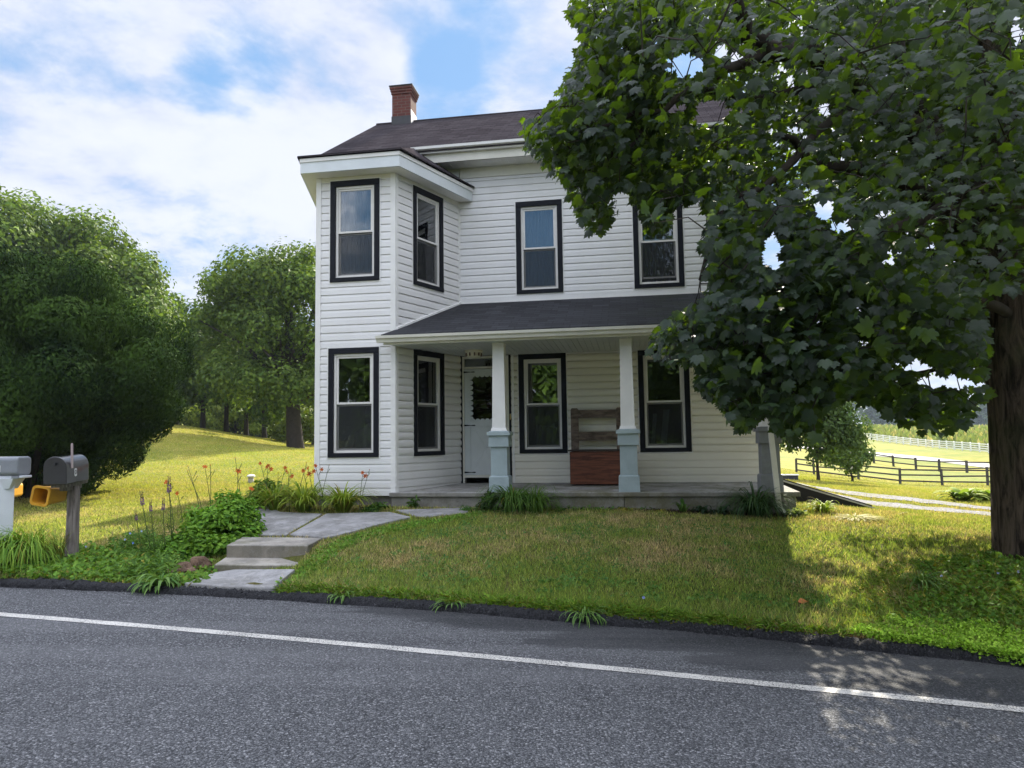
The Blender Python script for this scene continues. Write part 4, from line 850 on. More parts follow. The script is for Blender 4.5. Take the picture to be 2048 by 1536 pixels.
mb.build('branch', M_bark2, maple)

# ------------------------------------------------------------------ trees on the left and behind
bx0, by0 = gp(95, 1000); by0 = 17.2; bx0 = -11.75
def yew():
    rng = np.random.default_rng(4); z = gz(bx0, by0); root = empty('yew_bush', (bx0, by0, z), 0, 'huge dark evergreen yew bush standing on the left lawn behind the mailboxes', 'bush')
    nlb = 230; d = rdir(nlb, rng); Lc = np.array([0, 0, 2.55]) + unit(d) * np.array([3.7, 3.1, 3.0]) * (.55 + .45 * rng.random((nlb, 1))); Lc = Lc[Lc[:, 2] > .25]; nlb = len(Lc)
    lr = .30 + .55 * rng.random(nlb) ** 1.5; n = 300000; pick = rng.choice(nlb, n, p=lr ** 2 / (lr ** 2).sum()); dd = rdir(n, rng); rr_ = lr[pick] * (1 - .4 * rng.random(n) ** 2)
    P = Lc[pick] + dd * rr_[:, None]; kk = P[:, 2] > .02; P = P[kk]; dd = dd[kk]; shr = 1 - .13 * np.clip(1.9 - P[:, 2], 0, 1.9) * (P[:, 0] > 0); P[:, :2] *= shr[:, None]
    m = len(P); out = unit(P - np.array([0, 0, 1.2])); Y_ = out * .8 + np.array([0, 0, .9]) + .5 * rng.normal(size=(m, 3)); lo_ = unit(P - Lc[pick][:0].sum() - np.array([0, 0, 2.2])); Nn = dd[:m] * 1.0 + .5 * rng.normal(size=(m, 3)) if len(dd) == m else out + .6 * rng.normal(size=(m, 3)); X, Y, Z = frame(Nn, Y_)
    V, Fc = instance(NAR_V * np.array([1.5, 1, 1]), DIA_F, P, X, Y, Z, .055 + .085 * rng.random(m))
    t = np.clip(.55 * grid_noise(P[:, 0], P[:, 2] * 1.3 + P[:, 1], 1.5, 2) * .5 + .5 + .15 * rng.normal(size=m), 0, 1)[:, None]
    c = np.array([.010, .022, .010]) * (1 - t) + np.array([.052, .096, .018]) * t
    np_mesh('foliage', V, Fc, M_needle, root, cols=np.repeat(c, 4, 0))
    mb = MB()
    for k in range(9):
        a = 2 * pi * k / 9; mb.tube([(.25 * cos(a), .25 * sin(a), -.2), (.9 * cos(a), .9 * sin(a), 1.2), (1.9 * cos(a), 1.8 * sin(a), 3.0 + .4 * sin(3 * k))], [.10, .07, .02], 6)
    mb.build('stem', M_bark2, root)
yew()
G1, G2 = (.065, .120, .018), (.165, .240, .036)
def at(px, d): dd = ray(px, 880); return (dd[0] / dd[1] * d, d)
tree('broadleaf_tree', 'tall rounded sunlit tree rising above the yew bush at the left edge', 'tree', at(-60, 44), 16, (6.4, 5, 7.2), 7.9, 80, 1.9, 42000, .32, G1, G2, .35, seed=11, group='woodland trees beyond the lawn')
tree('broadleaf_tree', 'sunlit tree at far left whose rounded shoulder slopes down to the right', 'tree', at(130, 46), 14, (6.4, 4.5, 6.6), 7.1, 80, 1.7, 42000, .31, G1, G2, .3, seed=12, group='woodland trees beyond the lawn')
tree('broadleaf_tree', 'lower tree closing the sloping edge of the wood right of the yew bush', 'tree', at(255, 52), 12, (4.4, 4, 5.9), 6.2, 50, 1.4, 18000, .38, G1, G2, .25, seed=13, group='woodland trees beyond the lawn')
tree('walnut_tree', 'tall open crowned tree with a thick forked trunk beside the left wall of the house', 'tree', at(590, 45), 14, (6.6, 4.8, 6.0), 7.7, 110, 1.2, 42000, .26, (.055, .105, .020), (.150, .215, .036), .46, seed=14, lean=(-.9, 0), fill=.6, limbs=9)
for i, (px, d, hh, rx, lab) in enumerate(((405, 52, 9.5, 2.9, 'slim dark tree at the left end of the shaded row of trunks'), (452, 54, 8.5, 2.6, 'narrow shaded tree, second from the left in the row behind the lawn'), (492, 56, 8.5, 2.6, 'shaded tree in the middle of the row behind the lawn'),
                                    (528, 54, 8.0, 2.4, 'shaded tree next to the thick forked trunk'), (352, 56, 9.5, 3.2, 'dark leafy tree just right of the yew bush'))):
    tree('woodland_tree', lab, 'tree', at(px, d), hh, (rx, rx, hh * .42), hh * .62, 36, 1.1, 12000, .28, (.045, .090, .018), (.115, .185, .030), .17, seed=20 + i, group='row of shaded trees behind the lawn')
tree('understory_bush', 'bright green sunlit bush behind the trunks beside the house', 'bush', at(625, 52), 3, (3.0, 2.0, 1.3), 1.5, 26, .6, 5000, .25, (.10, .15, .02), (.18, .23, .03), .08, seed=31, group='sunlit undergrowth behind the trunks')
tree('understory_bush', 'bright undergrowth seen between the dark trunks', 'bush', at(470, 66), 4, (6.5, 2.0, 1.9), 1.9, 40, .7, 9000, .28, (.10, .15, .02), (.18, .23, .03), .08, seed=32, group='sunlit undergrowth behind the trunks')
# wood behind closing the horizon on the left
def wood(name, centres, n, size, c0, c1, seed, lobe, hh):
    rng = np.random.default_rng(seed); Ps = []
    for (x, y, h_) in centres:
        P, D, L = crown_pts(rng, (x, y, gz(x, y) + h_ * .5), (h_ * .42, h_ * .35, h_ * .5), 24, h_ * lobe, n); Ps.append((P, D))
    P = np.concatenate([p for p, _ in Ps]); D = np.concatenate([d for _, d in Ps]); m = len(P)
    X, Y, Z = frame(D + .7 * rng.normal(size=(m, 3)), rng.normal(size=(m, 3))); V, Fc = instance(DIA_V, DIA_F, P, X, Y, Z, size * (.6 + .8 * rng.random(m)))
    o = np_mesh(name, V, Fc, M_leaf, None, cols=vcol(m, 4, c0, c1, rng, .2)); tag(o, kind='stuff'); return o
wr = np.random.default_rng(77)
o = wood('woodland', [(*at(px, d), h_) for px, d, h_ in ((-350, 60, 16), (-200, 62, 15), (20, 66, 13), (180, 68, 12), (330, 72, 11), (430, 74, 10.5), (520, 76, 10), (610, 72, 11), (690, 74, 11))], 6500, .6, (.032, .055, .015), (.075, .11, .022), 41, .15, 0)
o['label'] = 'dense green woodland closing the view behind the left lawn'; o['category'] = 'woodland'
cs = [(*at(px, 345 + 20 * wr.random()), 15 + 7 * wr.random() + (6 if px < 1760 else 0)) for px in range(1540, 2700, 38)]
o = wood('far_wood', cs, 1500, 2.0, (.06, .095, .05), (.12, .17, .07), 42, .2, 0); o['label'] = 'hazy line of far trees beyond the corn field'; o['category'] = 'woodland'

# ------------------------------------------------------------------ drive, lane, fences, field
BANDS = []
def band(name, far, near, m, lift_, t0=0.0, t1=1.0, kind='structure', n=90, jag=.0):
    def samp(poly, k):
        poly = np.array(poly, float); t = np.linspace(0, 1, k); s_ = np.concatenate([[0], np.cumsum(np.hypot(*np.diff(poly, axis=0).T))]); s_ /= s_[-1]
        return np.stack([np.interp(t, s_, poly[:, 0]), np.interp(t, s_, poly[:, 1])], 1)
    A = np.array([gp(*q) for q in samp(far, n)]); B = np.array([gp(*q) for q in samp(near, n)]); V = []
    for j in range(7):
        t = t0 + (t1 - t0) * j / 6; Q = B * (1 - t) + A * t
        if j in (0, 6): Q = Q + (jag * grid_noise(Q[:, 0], Q[:, 1], 3.0, j))[:, None]
        V.append(np.stack([Q[:, 0], Q[:, 1], ground(Q[:, 0], Q[:, 1]) + lift_], -1))
    i = np.arange(n - 1); Fc = np.concatenate([np.stack([k * n + i, k * n + i + 1, (k + 1) * n + i + 1, (k + 1) * n + i], -1) for k in range(6)]); BANDS.append([tuple(q[:2]) for q in V[0]] + [tuple(q[:2]) for q in V[6][::-1]])
    o = np_mesh(name, np.concatenate(V), Fc, m, smooth=True); tag(o, kind=kind); return o
def gravel_fn(nt, tc, c, b):
    v = N(nt, 'ShaderNodeTexVoronoi', ins={'Vector': tc, 'Scale': 28.0}); hs = N(nt, 'ShaderNodeSeparateColor', ins={0: v.outputs['Color']}).outputs[0]
    n = N(nt, 'ShaderNodeTexNoise', ins={'Vector': tc, 'Scale': 1.5, 'Detail': 6.0}).outputs[0]
    bp = N(nt, 'ShaderNodeBump', ins={'Height': v.outputs['Distance'], 'Strength': 1.0, 'Distance': .03}); nt.links.new(bp.outputs[0], b.inputs['Normal'])
    return mixc(nt, mth(nt, 'MULTIPLY', ramp(nt, n, .45, .65), .6), mixc(nt, hs, (.12, .118, .12), (.34, .33, .34)), (.20, .19, .10))
M_grav = mat('gravel', (.3, .3, .3), .9, fn=gravel_fn)
farp, nearp = [(1590, 966), (1634, 974.5), (1700, 984), (1800, 994), (1900, 1006), (1987, 1017), (2200, 1046), (2700, 1110)], [(1630, 986), (1690, 1000), (1748, 1012.5), (1850, 1022), (1987, 1034), (2200, 1064), (2700, 1150)]
band('gravel_drive', farp, nearp, M_grav, .02, .62, 1.0, jag=.06); band('gravel_drive', farp, nearp, M_grav, .02, .0, .36, jag=.06)
M_lane = mat('pale lane', (.40, .385, .35), .9, .08, 2)
band('lane', [(1560, 889), (1640, 895), (1690, 900), (1750, 905), (1850, 914), (1950, 925), (2050, 936), (2400, 968)], [(1560, 894), (1640, 901), (1690, 908), (1770, 914), (1870, 923), (1990, 938.5), (2100, 950), (2400, 985)], M_lane, .05)
def fence_line(name, lab, cat, posts, m, ph, pw, rails, rh, rt_, mats2=None, drop=0.0, rough=0.0, group=None, step=None, seed=3):
    """posts: list of (px, d); resampled every `step` metres when given"""
    rng = np.random.default_rng(seed); Q = np.array([at(px, d) for px, d in posts])
    if step:
        s_ = np.concatenate([[0], np.cumsum(np.hypot(*np.diff(Q, axis=0).T))]); t = np.arange(0, s_[-1], step); Q = np.stack([np.interp(t, s_, Q[:, 0]), np.interp(t, s_, Q[:, 1])], 1)
    Z = ground(Q[:, 0], Q[:, 1]) + drop; b0 = (Q[0, 0], Q[0, 1], Z[0]); root = empty(name, b0, 0, lab, cat, group)
    for k, (x, y) in enumerate(Q):
        mb = MB(); lx, ly = rough * rng.normal(), rough * rng.normal(); h_ = ph * (1 + .05 * rng.normal() * (rough > 0)); z = Z[k] - b0[2]; x0, y0 = x - b0[0], y - b0[1]
        mb.prism([(x0 - pw, y0 - pw, z - .3), (x0 + pw, y0 - pw, z - .3), (x0 + pw, y0 + pw, z - .3), (x0 - pw, y0 + pw, z - .3)], [(x0 + lx - pw, y0 + ly - pw, z + h_), (x0 + lx + pw, y0 + ly - pw, z + h_), (x0 + lx + pw, y0 + ly + pw, z + h_), (x0 + lx - pw, y0 + ly + pw, z + h_)])
        if not rough: mb.frustum(x0, y0, z + h_, z + h_ + .06, pw * 2.3, .02)
        mb.build('post', m, root)
    for r in rails:
        mb = MB()
        for k in range(len(Q) - 1):
            a, b = Q[k], Q[k + 1]; za, zb = Z[k] + r + rough * rng.normal(), Z[k + 1] + r + rough * rng.normal(); e = (b - a) / np.linalg.norm(b - a); nx_, ny_ = -e[1] * rt_, e[0] * rt_
            pts = []
            for (p, z) in ((a, za), (b, zb)):
                pts.append([(p[0] - b0[0] - nx_, p[1] - b0[1] - ny_, z - b0[2] - rh), (p[0] - b0[0] + nx_, p[1] - b0[1] + ny_, z - b0[2] - rh), (p[0] - b0[0] + nx_, p[1] - b0[1] + ny_, z - b0[2] + rh), (p[0] - b0[0] - nx_, p[1] - b0[1] - ny_, z - b0[2] + rh)])
            mb.prism(pts[0], pts[1])
        mb.build('rail', m, root)
    return root
M_wf = mat('white fence paint', (.88, .88, .87), .5, .03); M_df = mat('weathered dark rail', (.055, .05, .045), .9, .3, 4)
fence_line('white_fence', 'long white four rail fence curving along the edge of the corn field', 'fence', [(1560, 215), (1650, 180), (1729, 150), (1850, 125), (1998, 100), (2200, 88), (2500, 78)], M_wf, 1.32, .085, (.25, .58, .91, 1.22), .075, .03, step=2.75)
fence_line('rail_fence', 'dark split rail fence running along the near side of the pale lane', 'fence', [(1600, 102), (1640, 95), (1675, 90), (1711.7, 85), (1746, 80), (1784.5, 76), (1828.8, 72.5), (1875, 70), (1930, 67), (1984.8, 65.5), (2045, 64), (2120, 62), (2200, 60)], M_df, 1.25, .085, (.42, 1.0), .06, .03, rough=.04, group='dark split rail fences', seed=5)
fence_line('rail_fence', 'nearer dark three rail fence at the foot of the grassy slope', 'fence', [(1590, 53), (1625, 52), (1713, 50), (1795.5, 48), (1879.5, 47), (1969.6, 47), (2060, 46), (2160, 45)], M_df, 1.12, .06, (.22, .60, .98), .05, .03, rough=.035, group='dark split rail fences', seed=6)
# corn
rng = np.random.default_rng(51); n = 60000; px = rng.uniform(1500, 2900, n); dd = 84 * np.exp(rng.random(n) * math.log(310 / 84)); fd = np.interp(px, [1560, 1650, 1729, 1850, 1998, 2200, 2500], [215, 180, 150, 125, 100, 88, 78]); k = dd > fd + 4; px, dd = px[k], dd[k]
Q = np.array([at(a, b) for a, b in zip(px, dd)]); m = len(Q); P = np.stack([Q[:, 0], Q[:, 1], ground(Q[:, 0], Q[:, 1]) + 1.0 * rng.random(m)], -1)
X, Y, Z = frame(rdir(m, rng) * np.array([1, 1, .3]), np.stack([.35 * rng.normal(size=m), .35 * rng.normal(size=m), np.ones(m)], -1)); V, Fc = instance(DIA_V * np.array([.8, 1, 1]), DIA_F, P, X, Y, Z, .9 + .7 * rng.random(m))
cc = vcol(m, 4, (.13, .19, .035), (.24, .27, .07), rng, .15, .15, (.36, .32, .12)); o = np_mesh('cornfield', V, Fc, M_blade, cols=cc); tag(o, 'tall green corn field beyond the white fence', 'corn field', kind='stuff')
# small tree by the right side of the house
tree('young_walnut_tree', 'small feathery green tree standing past the right side of the house', 'tree', at(1632, 25), 3.4, (1.25, 1.2, 1.35), 1.95, 34, .5, 9000, .15, (.05, .095, .025), (.10, .155, .04), .05, seed=61, lean=(.05, 0), fill=.6)
tree('young_walnut_tree', 'drooping feathery branch tree overhanging the near rail fence', 'tree', at(1700, 29), 2.6, (.85, .9, .95), 1.2, 22, .36, 4500, .15, (.06, .11, .03), (.12, .18, .05), .04, seed=62, lean=(-.2, 0), fill=.6)
# low things on the lawns
vx, vy = at(503, 22); vz = gz(vx, vy); vr = empty('vent_pipe', (vx, vy, vz), 0, 'short white capped vent pipe standing in the left lawn', 'vent pipe')
mb = MB(); lathe(mb, 0, 0, [(.085, -.1), (.085, .17), (.06, .18)]); mb.build('pipe', mat('dull pvc', (.46, .45, .40), .6), vr, None, True)
mb = MB(); lathe(mb, 0, 0, [(.10, .17), (.125, .185), (.125, .22), (.09, .25), (.02, .262)]); mb.build('cap', M_trimw, vr, None, True)
px_, py_ = at(1574, 24); pz_ = gz(px_, py_); pr_ = empty('planter_box', (px_, py_, pz_), -.2, 'low dark box with a white rim on the grass behind the porch corner', 'box')
mb = MB(); mb.box(-.28, .28, -.15, .15, -.05, .15); mb.build('tub', mat('dark plastic', (.03, .032, .045), .5), pr_, None, False, .02); mb = MB(); mb.box(-.31, .31, -.18, .18, .151, .185); mb.build('rim', M_trimw, pr_, None, False, .01)

# ------------------------------------------------------------------ trees across the road, mirrored in the glass
for i, (x, y, h_, r_, lab) in enumerate(((-25, -19, 13, 5.4, 'tall tree across the road, mirrored in the upper bay glass'), (-16, -18, 12, 5.4, 'leafy green tree across the road, mirrored in the bay window glass'), (-8, -20, 11, 5.2, 'round tree across the road, mirrored in the transom and door'), (-.5, -19, 10, 5.0, 'low round tree across the road, mirrored in the window beside the door'), (7.5, -20, 11, 5.4, 'spreading tree across the road, mirrored in the right porch window'))):
    tree('roadside_tree', lab, 'tree', (x, y), h_, (r_, r_, h_ * .45), h_ * .48, 70, 1.6, 14000, .55, (.05, .10, .02), (.10, .17, .03), .3, seed=80 + i, group='trees across the road reflected in the windows')

# ------------------------------------------------------------------ mailboxes
def text_mesh(name, txt, size, m, parent, loc, rot):
    c = bpy.data.curves.new(name, 'FONT'); c.body = txt; c.size = size; c.extrude = .0012; c.align_x = 'CENTER'; c.align_y = 'CENTER'; c.resolution_u = 3
    t = bpy.data.objects.new(name, c); COL.objects.link(t); dg = bpy.context.evaluated_depsgraph_get(); me = bpy.data.meshes.new_from_object(t.evaluated_get(dg)); bpy.data.objects.remove(t); bpy.data.curves.remove(c)
    me.materials.clear(); me.materials.append(m); o = bpy.data.objects.new(name, me); COL.objects.link(o); o.parent = parent; o.location = loc; o.rotation_euler = rot; return o
M_mb = mat('mailbox black', (.010, .011, .014), .4, .3, 8, spec=.5, coat=1.0); M_mg = mat('mailbox grey', (.21, .225, .25), .5, .08, 6, spec=.4); M_yel = mat('yellow plastic', (.62, .31, .03), .45, .08, 8); M_post = mat('grey weathered post', (.12, .10, .095), .9, fn=wood_fn((.11, .092, .085), (.27, .235, .22), (30, 30, 3)), bump=.004, bscale=40)
M_plate = mat('number plate', (.62, .62, .62), .5); M_ink = mat('ink', (.02, .02, .025), .6); M_vinp = mat('white vinyl post', (.62, .65, .70), .5, .05, 3)
def arch(w, h, n=14): return [(-w / 2, 0), (w / 2, 0)] + [(w / 2 * cos(t), h - w / 2 * .92 + w / 2 * .92 * sin(t)) for t in np.linspace(0, pi, n)]
def rrect(w, h, r, n=5):
    out = []
    for cx_, cy_, a0 in ((w / 2 - r, h / 2 - r, 0), (-w / 2 + r, h / 2 - r, pi / 2), (-w / 2 + r, -h / 2 + r, pi), (w / 2 - r, -h / 2 + r, 1.5 * pi)): out += [(cx_ + r * cos(a0 + pi / 2 * k / n), cy_ + r * sin(a0 + pi / 2 * k / n)) for k in range(n + 1)]
    return out
def newsbox(parent, loc, rz, w=.25, h=.25, L=.46, tilt=0):
    o_ = rrect(w, h, .045); i_ = rrect(w - .03, h - .03, .035); b_ = rrect(w * .82, h * .82, .04); mb = MB()
    vs = [(x, 0, z) for x, z in o_] + [(x, L, z) for x, z in b_] + [(x, 0, z) for x, z in i_] + [(x * .8, L - .02, z * .8) for x, z in i_]; n = len(o_)
    fs = [(i, (i + 1) % n, n + (i + 1) % n, n + i) for i in range(n)] + [(2 * n + i, 3 * n + i, 3 * n + (i + 1) % n, 2 * n + (i + 1) % n) for i in range(n)] + [(i, 2 * n + i, 2 * n + (i + 1) % n, (i + 1) % n) for i in range(n)] + [tuple(range(n, 2 * n)), tuple(range(4 * n - 1, 3 * n - 1, -1))]
    mb.add(vs, fs); rim_o, rim_i = rrect(w + .02, h + .02, .05), rrect(w - .035, h - .035, .035); vs = [(x, -.012, z) for x, z in rim_o] + [(x, .012, z) for x, z in rim_o] + [(x, -.012, z) for x, z in rim_i] + [(x, .012, z) for x, z in rim_i]
    o = mb.build('newspaper_tube', M_yel, parent, loc); o.rotation_euler = (0, tilt, rz)
    mb = MB(); mb.add(vs, [(i, (i + 1) % n, n + (i + 1) % n, n + i) for i in range(n)] + [(2 * n + i, i, (i + 1) % n, 2 * n + (i + 1) % n)[::-1] for i in range(n)] + [(3 * n + i, 2 * n + i, 2 * n + (i + 1) % n, 3 * n + (i + 1) % n) for i in range(n)]); mb.build('rim', M_yel, o); return o
# black mailbox
mx, my = onz(143, 1119, .17); mz = gz(mx, my); mbx = empty('mailbox', (mx, my, mz), 0, 'black dome topped mailbox on a weathered grey wooden post', 'mailbox')
mb = MB(); ph = 1.10 - mz; mb.frustum(0, 0, -.3, ph, .12, .105); mb.build('post', M_post, mbx, None, False, .008)
RZ_ = radians(1)                                        # long axis, pointing away from the road
bxm = bpy.data.objects.new('box', None); bpy.data.objects.remove(bxm)
mb = MB(); A_r = arch(.27, .335); L_ = .46; mb.prism([(x, -.34, z) for x, z in A_r], [(x, -.34 + L_, z) for x, z in A_r]); body = mb.build('box', M_mb, mbx, (-.03, .02, ph + .055), False, .006); body.rotation_euler = (radians(4), 0, RZ_)
mb = MB(); A2 = arch(.285, .345); mb.prism([(x, -.365, z) for x, z in A2], [(x, -.341, z) for x, z in A2]); mb.build('door', M_mb, body, None, False, .006)
mb = MB(); mb.box(-.02, .02, -.40, -.366, .24, .27); mb.build('latch', M_mb, body)
mb = MB(); mb.box(.137, .150, -.27, -.235, .19, .48); mb.frustum(.143, -.252, .48, .50, .013, .012, .035, .02); mb.build('flag', mat('faded flag', (.45, .36, .36), .6), body, None, False, .003)
mb = MB(); pl_ = rrect(.05, .10, .02); mb.prism([(.1365, -.17 + y, .13 + z) for y, z in pl_], [(.1395, -.17 + y, .13 + z) for y, z in pl_]); mb.build('number_plate', M_plate, body); text_mesh('number', '0', .085, M_ink, body, (.1405, -.17, .13), (pi / 2, 0, pi / 2))
mb = MB(); mb.box(-.09, .09, -.30, .17, -.045, -.003); mb.box(-.045, .045, -.2, .12, -.10, -.046); sh_ = mb.build('bracket', M_post, body)
newsbox(mbx, (-.25, -.26, .99 - mz), radians(0), w=.21, h=.225, L=.38, tilt=radians(10))
# grey mailbox
mx2, my2 = onz(8, 1128, .18); mz2 = gz(mx2, my2); mg = empty('mailbox', (mx2, my2, mz2), 0, 'grey flat topped mailbox on a white vinyl post at the left edge', 'mailbox')
ph = 1.25 - mz2; mb = MB(); mb.frustum(0, 0, -.3, ph, .15, .15); p_ = mb.build('post', M_vinp, mg, None, False, .006); p_.rotation_euler = (0, 0, radians(35))
mb = MB(); mb.frustum(0, 0, ph - .16, ph - .03, .16, .30, .16, .22); mb.box(-.24, .24, -.09, .09, ph - .03, ph + .0); q_ = mb.build('bracket', M_vinp, mg, None, False, .006)
mb = MB(); rr2 = [(x, z + .115) for x, z in rrect(.24, .23, .05)]; mb.prism([(-.30, x, z) for x, z in rr2], [(.215, x, z) for x, z in rr2]); gbx = mb.build('box', M_mg, mg, (0, 0, ph + .002), False, .022); gbx.rotation_euler = (0, 0, radians(-4))
mb = MB(); mb.box(.13, .21, -.10, .10, -.035, -.002); mb.build('lip', M_mg, gbx)
for k, ch_ in enumerate('433'):
    x_ = -.115 + .048 * k; mb = MB(); mb.prism([(x_ + a, -.1225, .085 + b) for a, b in rrect(.044, .085, .008)], [(x_ + a, -.1205, .085 + b) for a, b in rrect(.044, .085, .008)]); mb.build('number_plate', M_plate, gbx); text_mesh('number', ch_, .075, M_ink, gbx, (x_, -.1235, .085), (pi / 2, 0, 0))
mb = MB(); mb.tube([(-.075, -.121, .175), (-.075, -.135, .175)], .008, 8); mb.build('knob', M_ink, gbx)
newsbox(mg, (-.36, .26, .80), radians(4), w=.22, h=.22)

# ------------------------------------------------------------------ garden plants
def strap(name, lab, cat, loc, n, L, wd, c0, c1, droop=1.0, spread=.9, seed=0, group=None, yel=0, parent=None, up=1.0, bias=(0, 0)):
    """clump of arching strap leaves"""
    rng = np.random.default_rng(seed); root = parent or empty(name, loc, 0, lab, cat, group); V = []; Fc = []; cl = []
    for k in range(n):
        a = rng.uniform(0, 2 * pi); l = L * rng.uniform(.6, 1.15); tilt = rng.uniform(.05, spread); dx, dy = cos(a) + bias[0], sin(a) + bias[1]; r0 = .02 + .10 * L * rng.random(); w_ = wd * rng.uniform(.7, 1.2)
        px_, pz_ = 0.0, 0.0; ang = pi / 2 - tilt * .7; b = len(V); m = 8; c = np.array(c0) + (np.array(c1) - c0) * rng.random()
        if rng.random() < yel: c = np.array((.30, .26, .05)) * rng.uniform(.6, 1.1)
        for i in range(m + 1):
            t = i / m; ww = w_ * (1 - t ** 2.2) * .5 + .0006; ox, oy = r0 * dx + px_ * dx, r0 * dy + px_ * dy
            V += [(ox - dy * ww, oy + dx * ww, pz_ - .01), (ox + dy * ww, oy - dx * ww, pz_ - .01)]; cl += [c * (.85 + .3 * t)] * 2
            px_ += l / m * cos(ang); pz_ = max(pz_ + l / m * sin(ang) * up, -.06); ang -= droop * (.16 + .42 * t) * (1 + .3 * rng.normal()) * 1.1
        Fc += [(b + 2 * i, b + 2 * i + 1, b + 2 * i + 3, b + 2 * i + 2) for i in range(m)]
    np_mesh('leaves', V, Fc, M_blade, root, cols=np.clip(np.array(cl), .003, 1), smooth=True); return root
def flower_stems(root, specs, cflower=((.62, .10, .02), (.78, .20, .03)), cstem=(.07, .10, .03), seed=0, size=.07):
    """specs: (dx, dy, height, lean_x, open?)"""
    rng = np.random.default_rng(seed)
    for dx, dy, h_, lx, kind in specs:
        mb = MB(); tip = (dx + lx, dy + .1 * lx, h_); mb.tube([(dx, dy, 0), (dx + lx * .35, dy, h_ * .5), tip], [.006, .005, .0035], 5)
        mb.tube([(dx + lx * .7, dy, h_ * .8), (dx + lx * .7 + .05, dy + .02, h_ * .92)], [.003, .005], 4)
        st = mb.build('stem', mat('flower stem', cstem, .7), root)
        heads = [tip] + ([(dx + lx * .7 + .05, dy + .02, h_ * .92)] if kind > 1 else [])
        for hd in heads:
            V = []; Fc = []; cl = []
            face = unit(np.array([rng.normal() * .6, -1.0 + .5 * rng.normal(), .45])); a1 = unit(np.cross(face, (0, 0, 1))); a2 = np.cross(face, a1); s_ = size * rng.uniform(.8, 1.15) * (1 if kind else .45)
            for p in range(6):
                t = 2 * pi * p / 6 + rng.random() * .3; d = a1 * cos(t) + a2 * sin(t); sd = np.cross(face, d); b = len(V); hp_ = np.array(hd); w_ = .24 * s_; curl = (.55 if kind else 1.4)
                for (l_, w2, up_) in ((0, .25, 0), (.45, 1.0, curl * .45), (.8, .8, curl * .5), (1.0, .08, curl * .35)):
                    for sg in (-1, 1): V.append(hp_ + d * s_ * l_ * (1 if kind else .35) + sd * w_ * w2 * sg + face * s_ * up_)
                    cl += [np.array(cflower[0]) + (np.array(cflower[1]) - cflower[0]) * rng.random()] * 2
                Fc += [(b + 2 * i, b + 2 * i + 1, b + 2 * i + 3, b + 2 * i + 2) for i in range(3)]
            np_mesh('flower', V, Fc, M_petal, st, cols=np.array(cl))
def mound(name, lab, cat, loc, rad, n, size, c0, c1, seed=0, tv=DIA_V, group=None, lobes=14, lob=.35, yel=0.0, stuff=False, mat_=None):
    rng = np.random.default_rng(seed); root = empty(name, loc, 0, lab, cat, group)
    d = rdir(lobes, rng); d[:, 2] = np.abs(d[:, 2]); Lc = d * np.array(rad) * rng.random((lobes, 1)) ** .5 * .75; m = n; pick = rng.integers(0, lobes, m); dd = rdir(m, rng); dd[:, 2] = np.abs(dd[:, 2]) * 1.0 - .15
    P = Lc[pick] + unit(dd) * np.array(rad) * lob * (.6 + .5 * rng.random((m, 1))); P[:, 2] = np.abs(P[:, 2])
    X, Y, Z = frame(dd + np.array([0, 0, .8]) + .5 * rng.normal(size=(m, 3)), dd + .6 * rng.normal(size=(m, 3))); V, Fc = instance(tv, DIA_F, P, X, Y, Z, size * (.6 + .7 * rng.random(m)))
    np_mesh('foliage', V, Fc, mat_ or M_leaf, root, cols=vcol(m, 4, c0, c1, rng, .15, yel))
    mb = MB()
    for k in range(min(lobes, 12)): q = Lc[k] * 1.1; mb.tube([(q[0] * .2, q[1] * .2, -.03), (q[0] * .6, q[1] * .6, q[2] * .6), tuple(q)], [.006, .005, .003], 4)
    mb.build('stem', mat('plant stem', (.06, .09, .03), .8), root); return root
def gloc(px, py): x, y = gp(px, py); return (x, y, gz(x, y))
def hloc(u, v): x, y = H(u, v); return (x, y, gz(x, y))
GY_ = ((.14, .24, .025), (.30, .36, .05)); GD_ = ((.045, .110, .020), (.11, .20, .04))
# daylilies in front of the bay
for i, (u, v, n, L, lab) in enumerate(((-5.75, 10.95, 210, .74, 'leftmost daylily clump before the bay, bright yellow green leaves'), (-5.15, 10.72, 240, .74, 'daylily clump under the bay window with the tallest orange flower stems'), (-4.50, 10.72, 230, .70, 'yellowing daylily clump before the right half of the bay wall'))):
    r = strap('daylily', lab, 'plant', hloc(u, v), n, L, .026, GY_[0], GY_[1], .78, .85, 100 + i, 'orange daylilies before the bay', yel=.12)
    flower_stems(r, [((.28 * math.sin(3 * k + i)), .1 * math.cos(k * 2.1), .62 + .16 * ((k * 7 + i * 3) % 5) / 4, .16 * math.sin(2.3 * k + i), 2 if k % 3 else 0) for k in range((5, 5, 3)[i])], ((.42, .07, .02), (.55, .15, .04)), seed=i, size=.04)
mound('bleeding_heart', 'mound of light green leaves at the left corner of the bay', 'plant', hloc(-6.15, 11.35), (.40, .38, .50), 1600, .085, (.09, .16, .02), (.16, .25, .035), 120)
mound('garden_plant', 'low green plant at the right foot of the bay wall', 'plant', hloc(-4.02, 10.85), (.24, .16, .16), 500, .06, *GD_, 121)
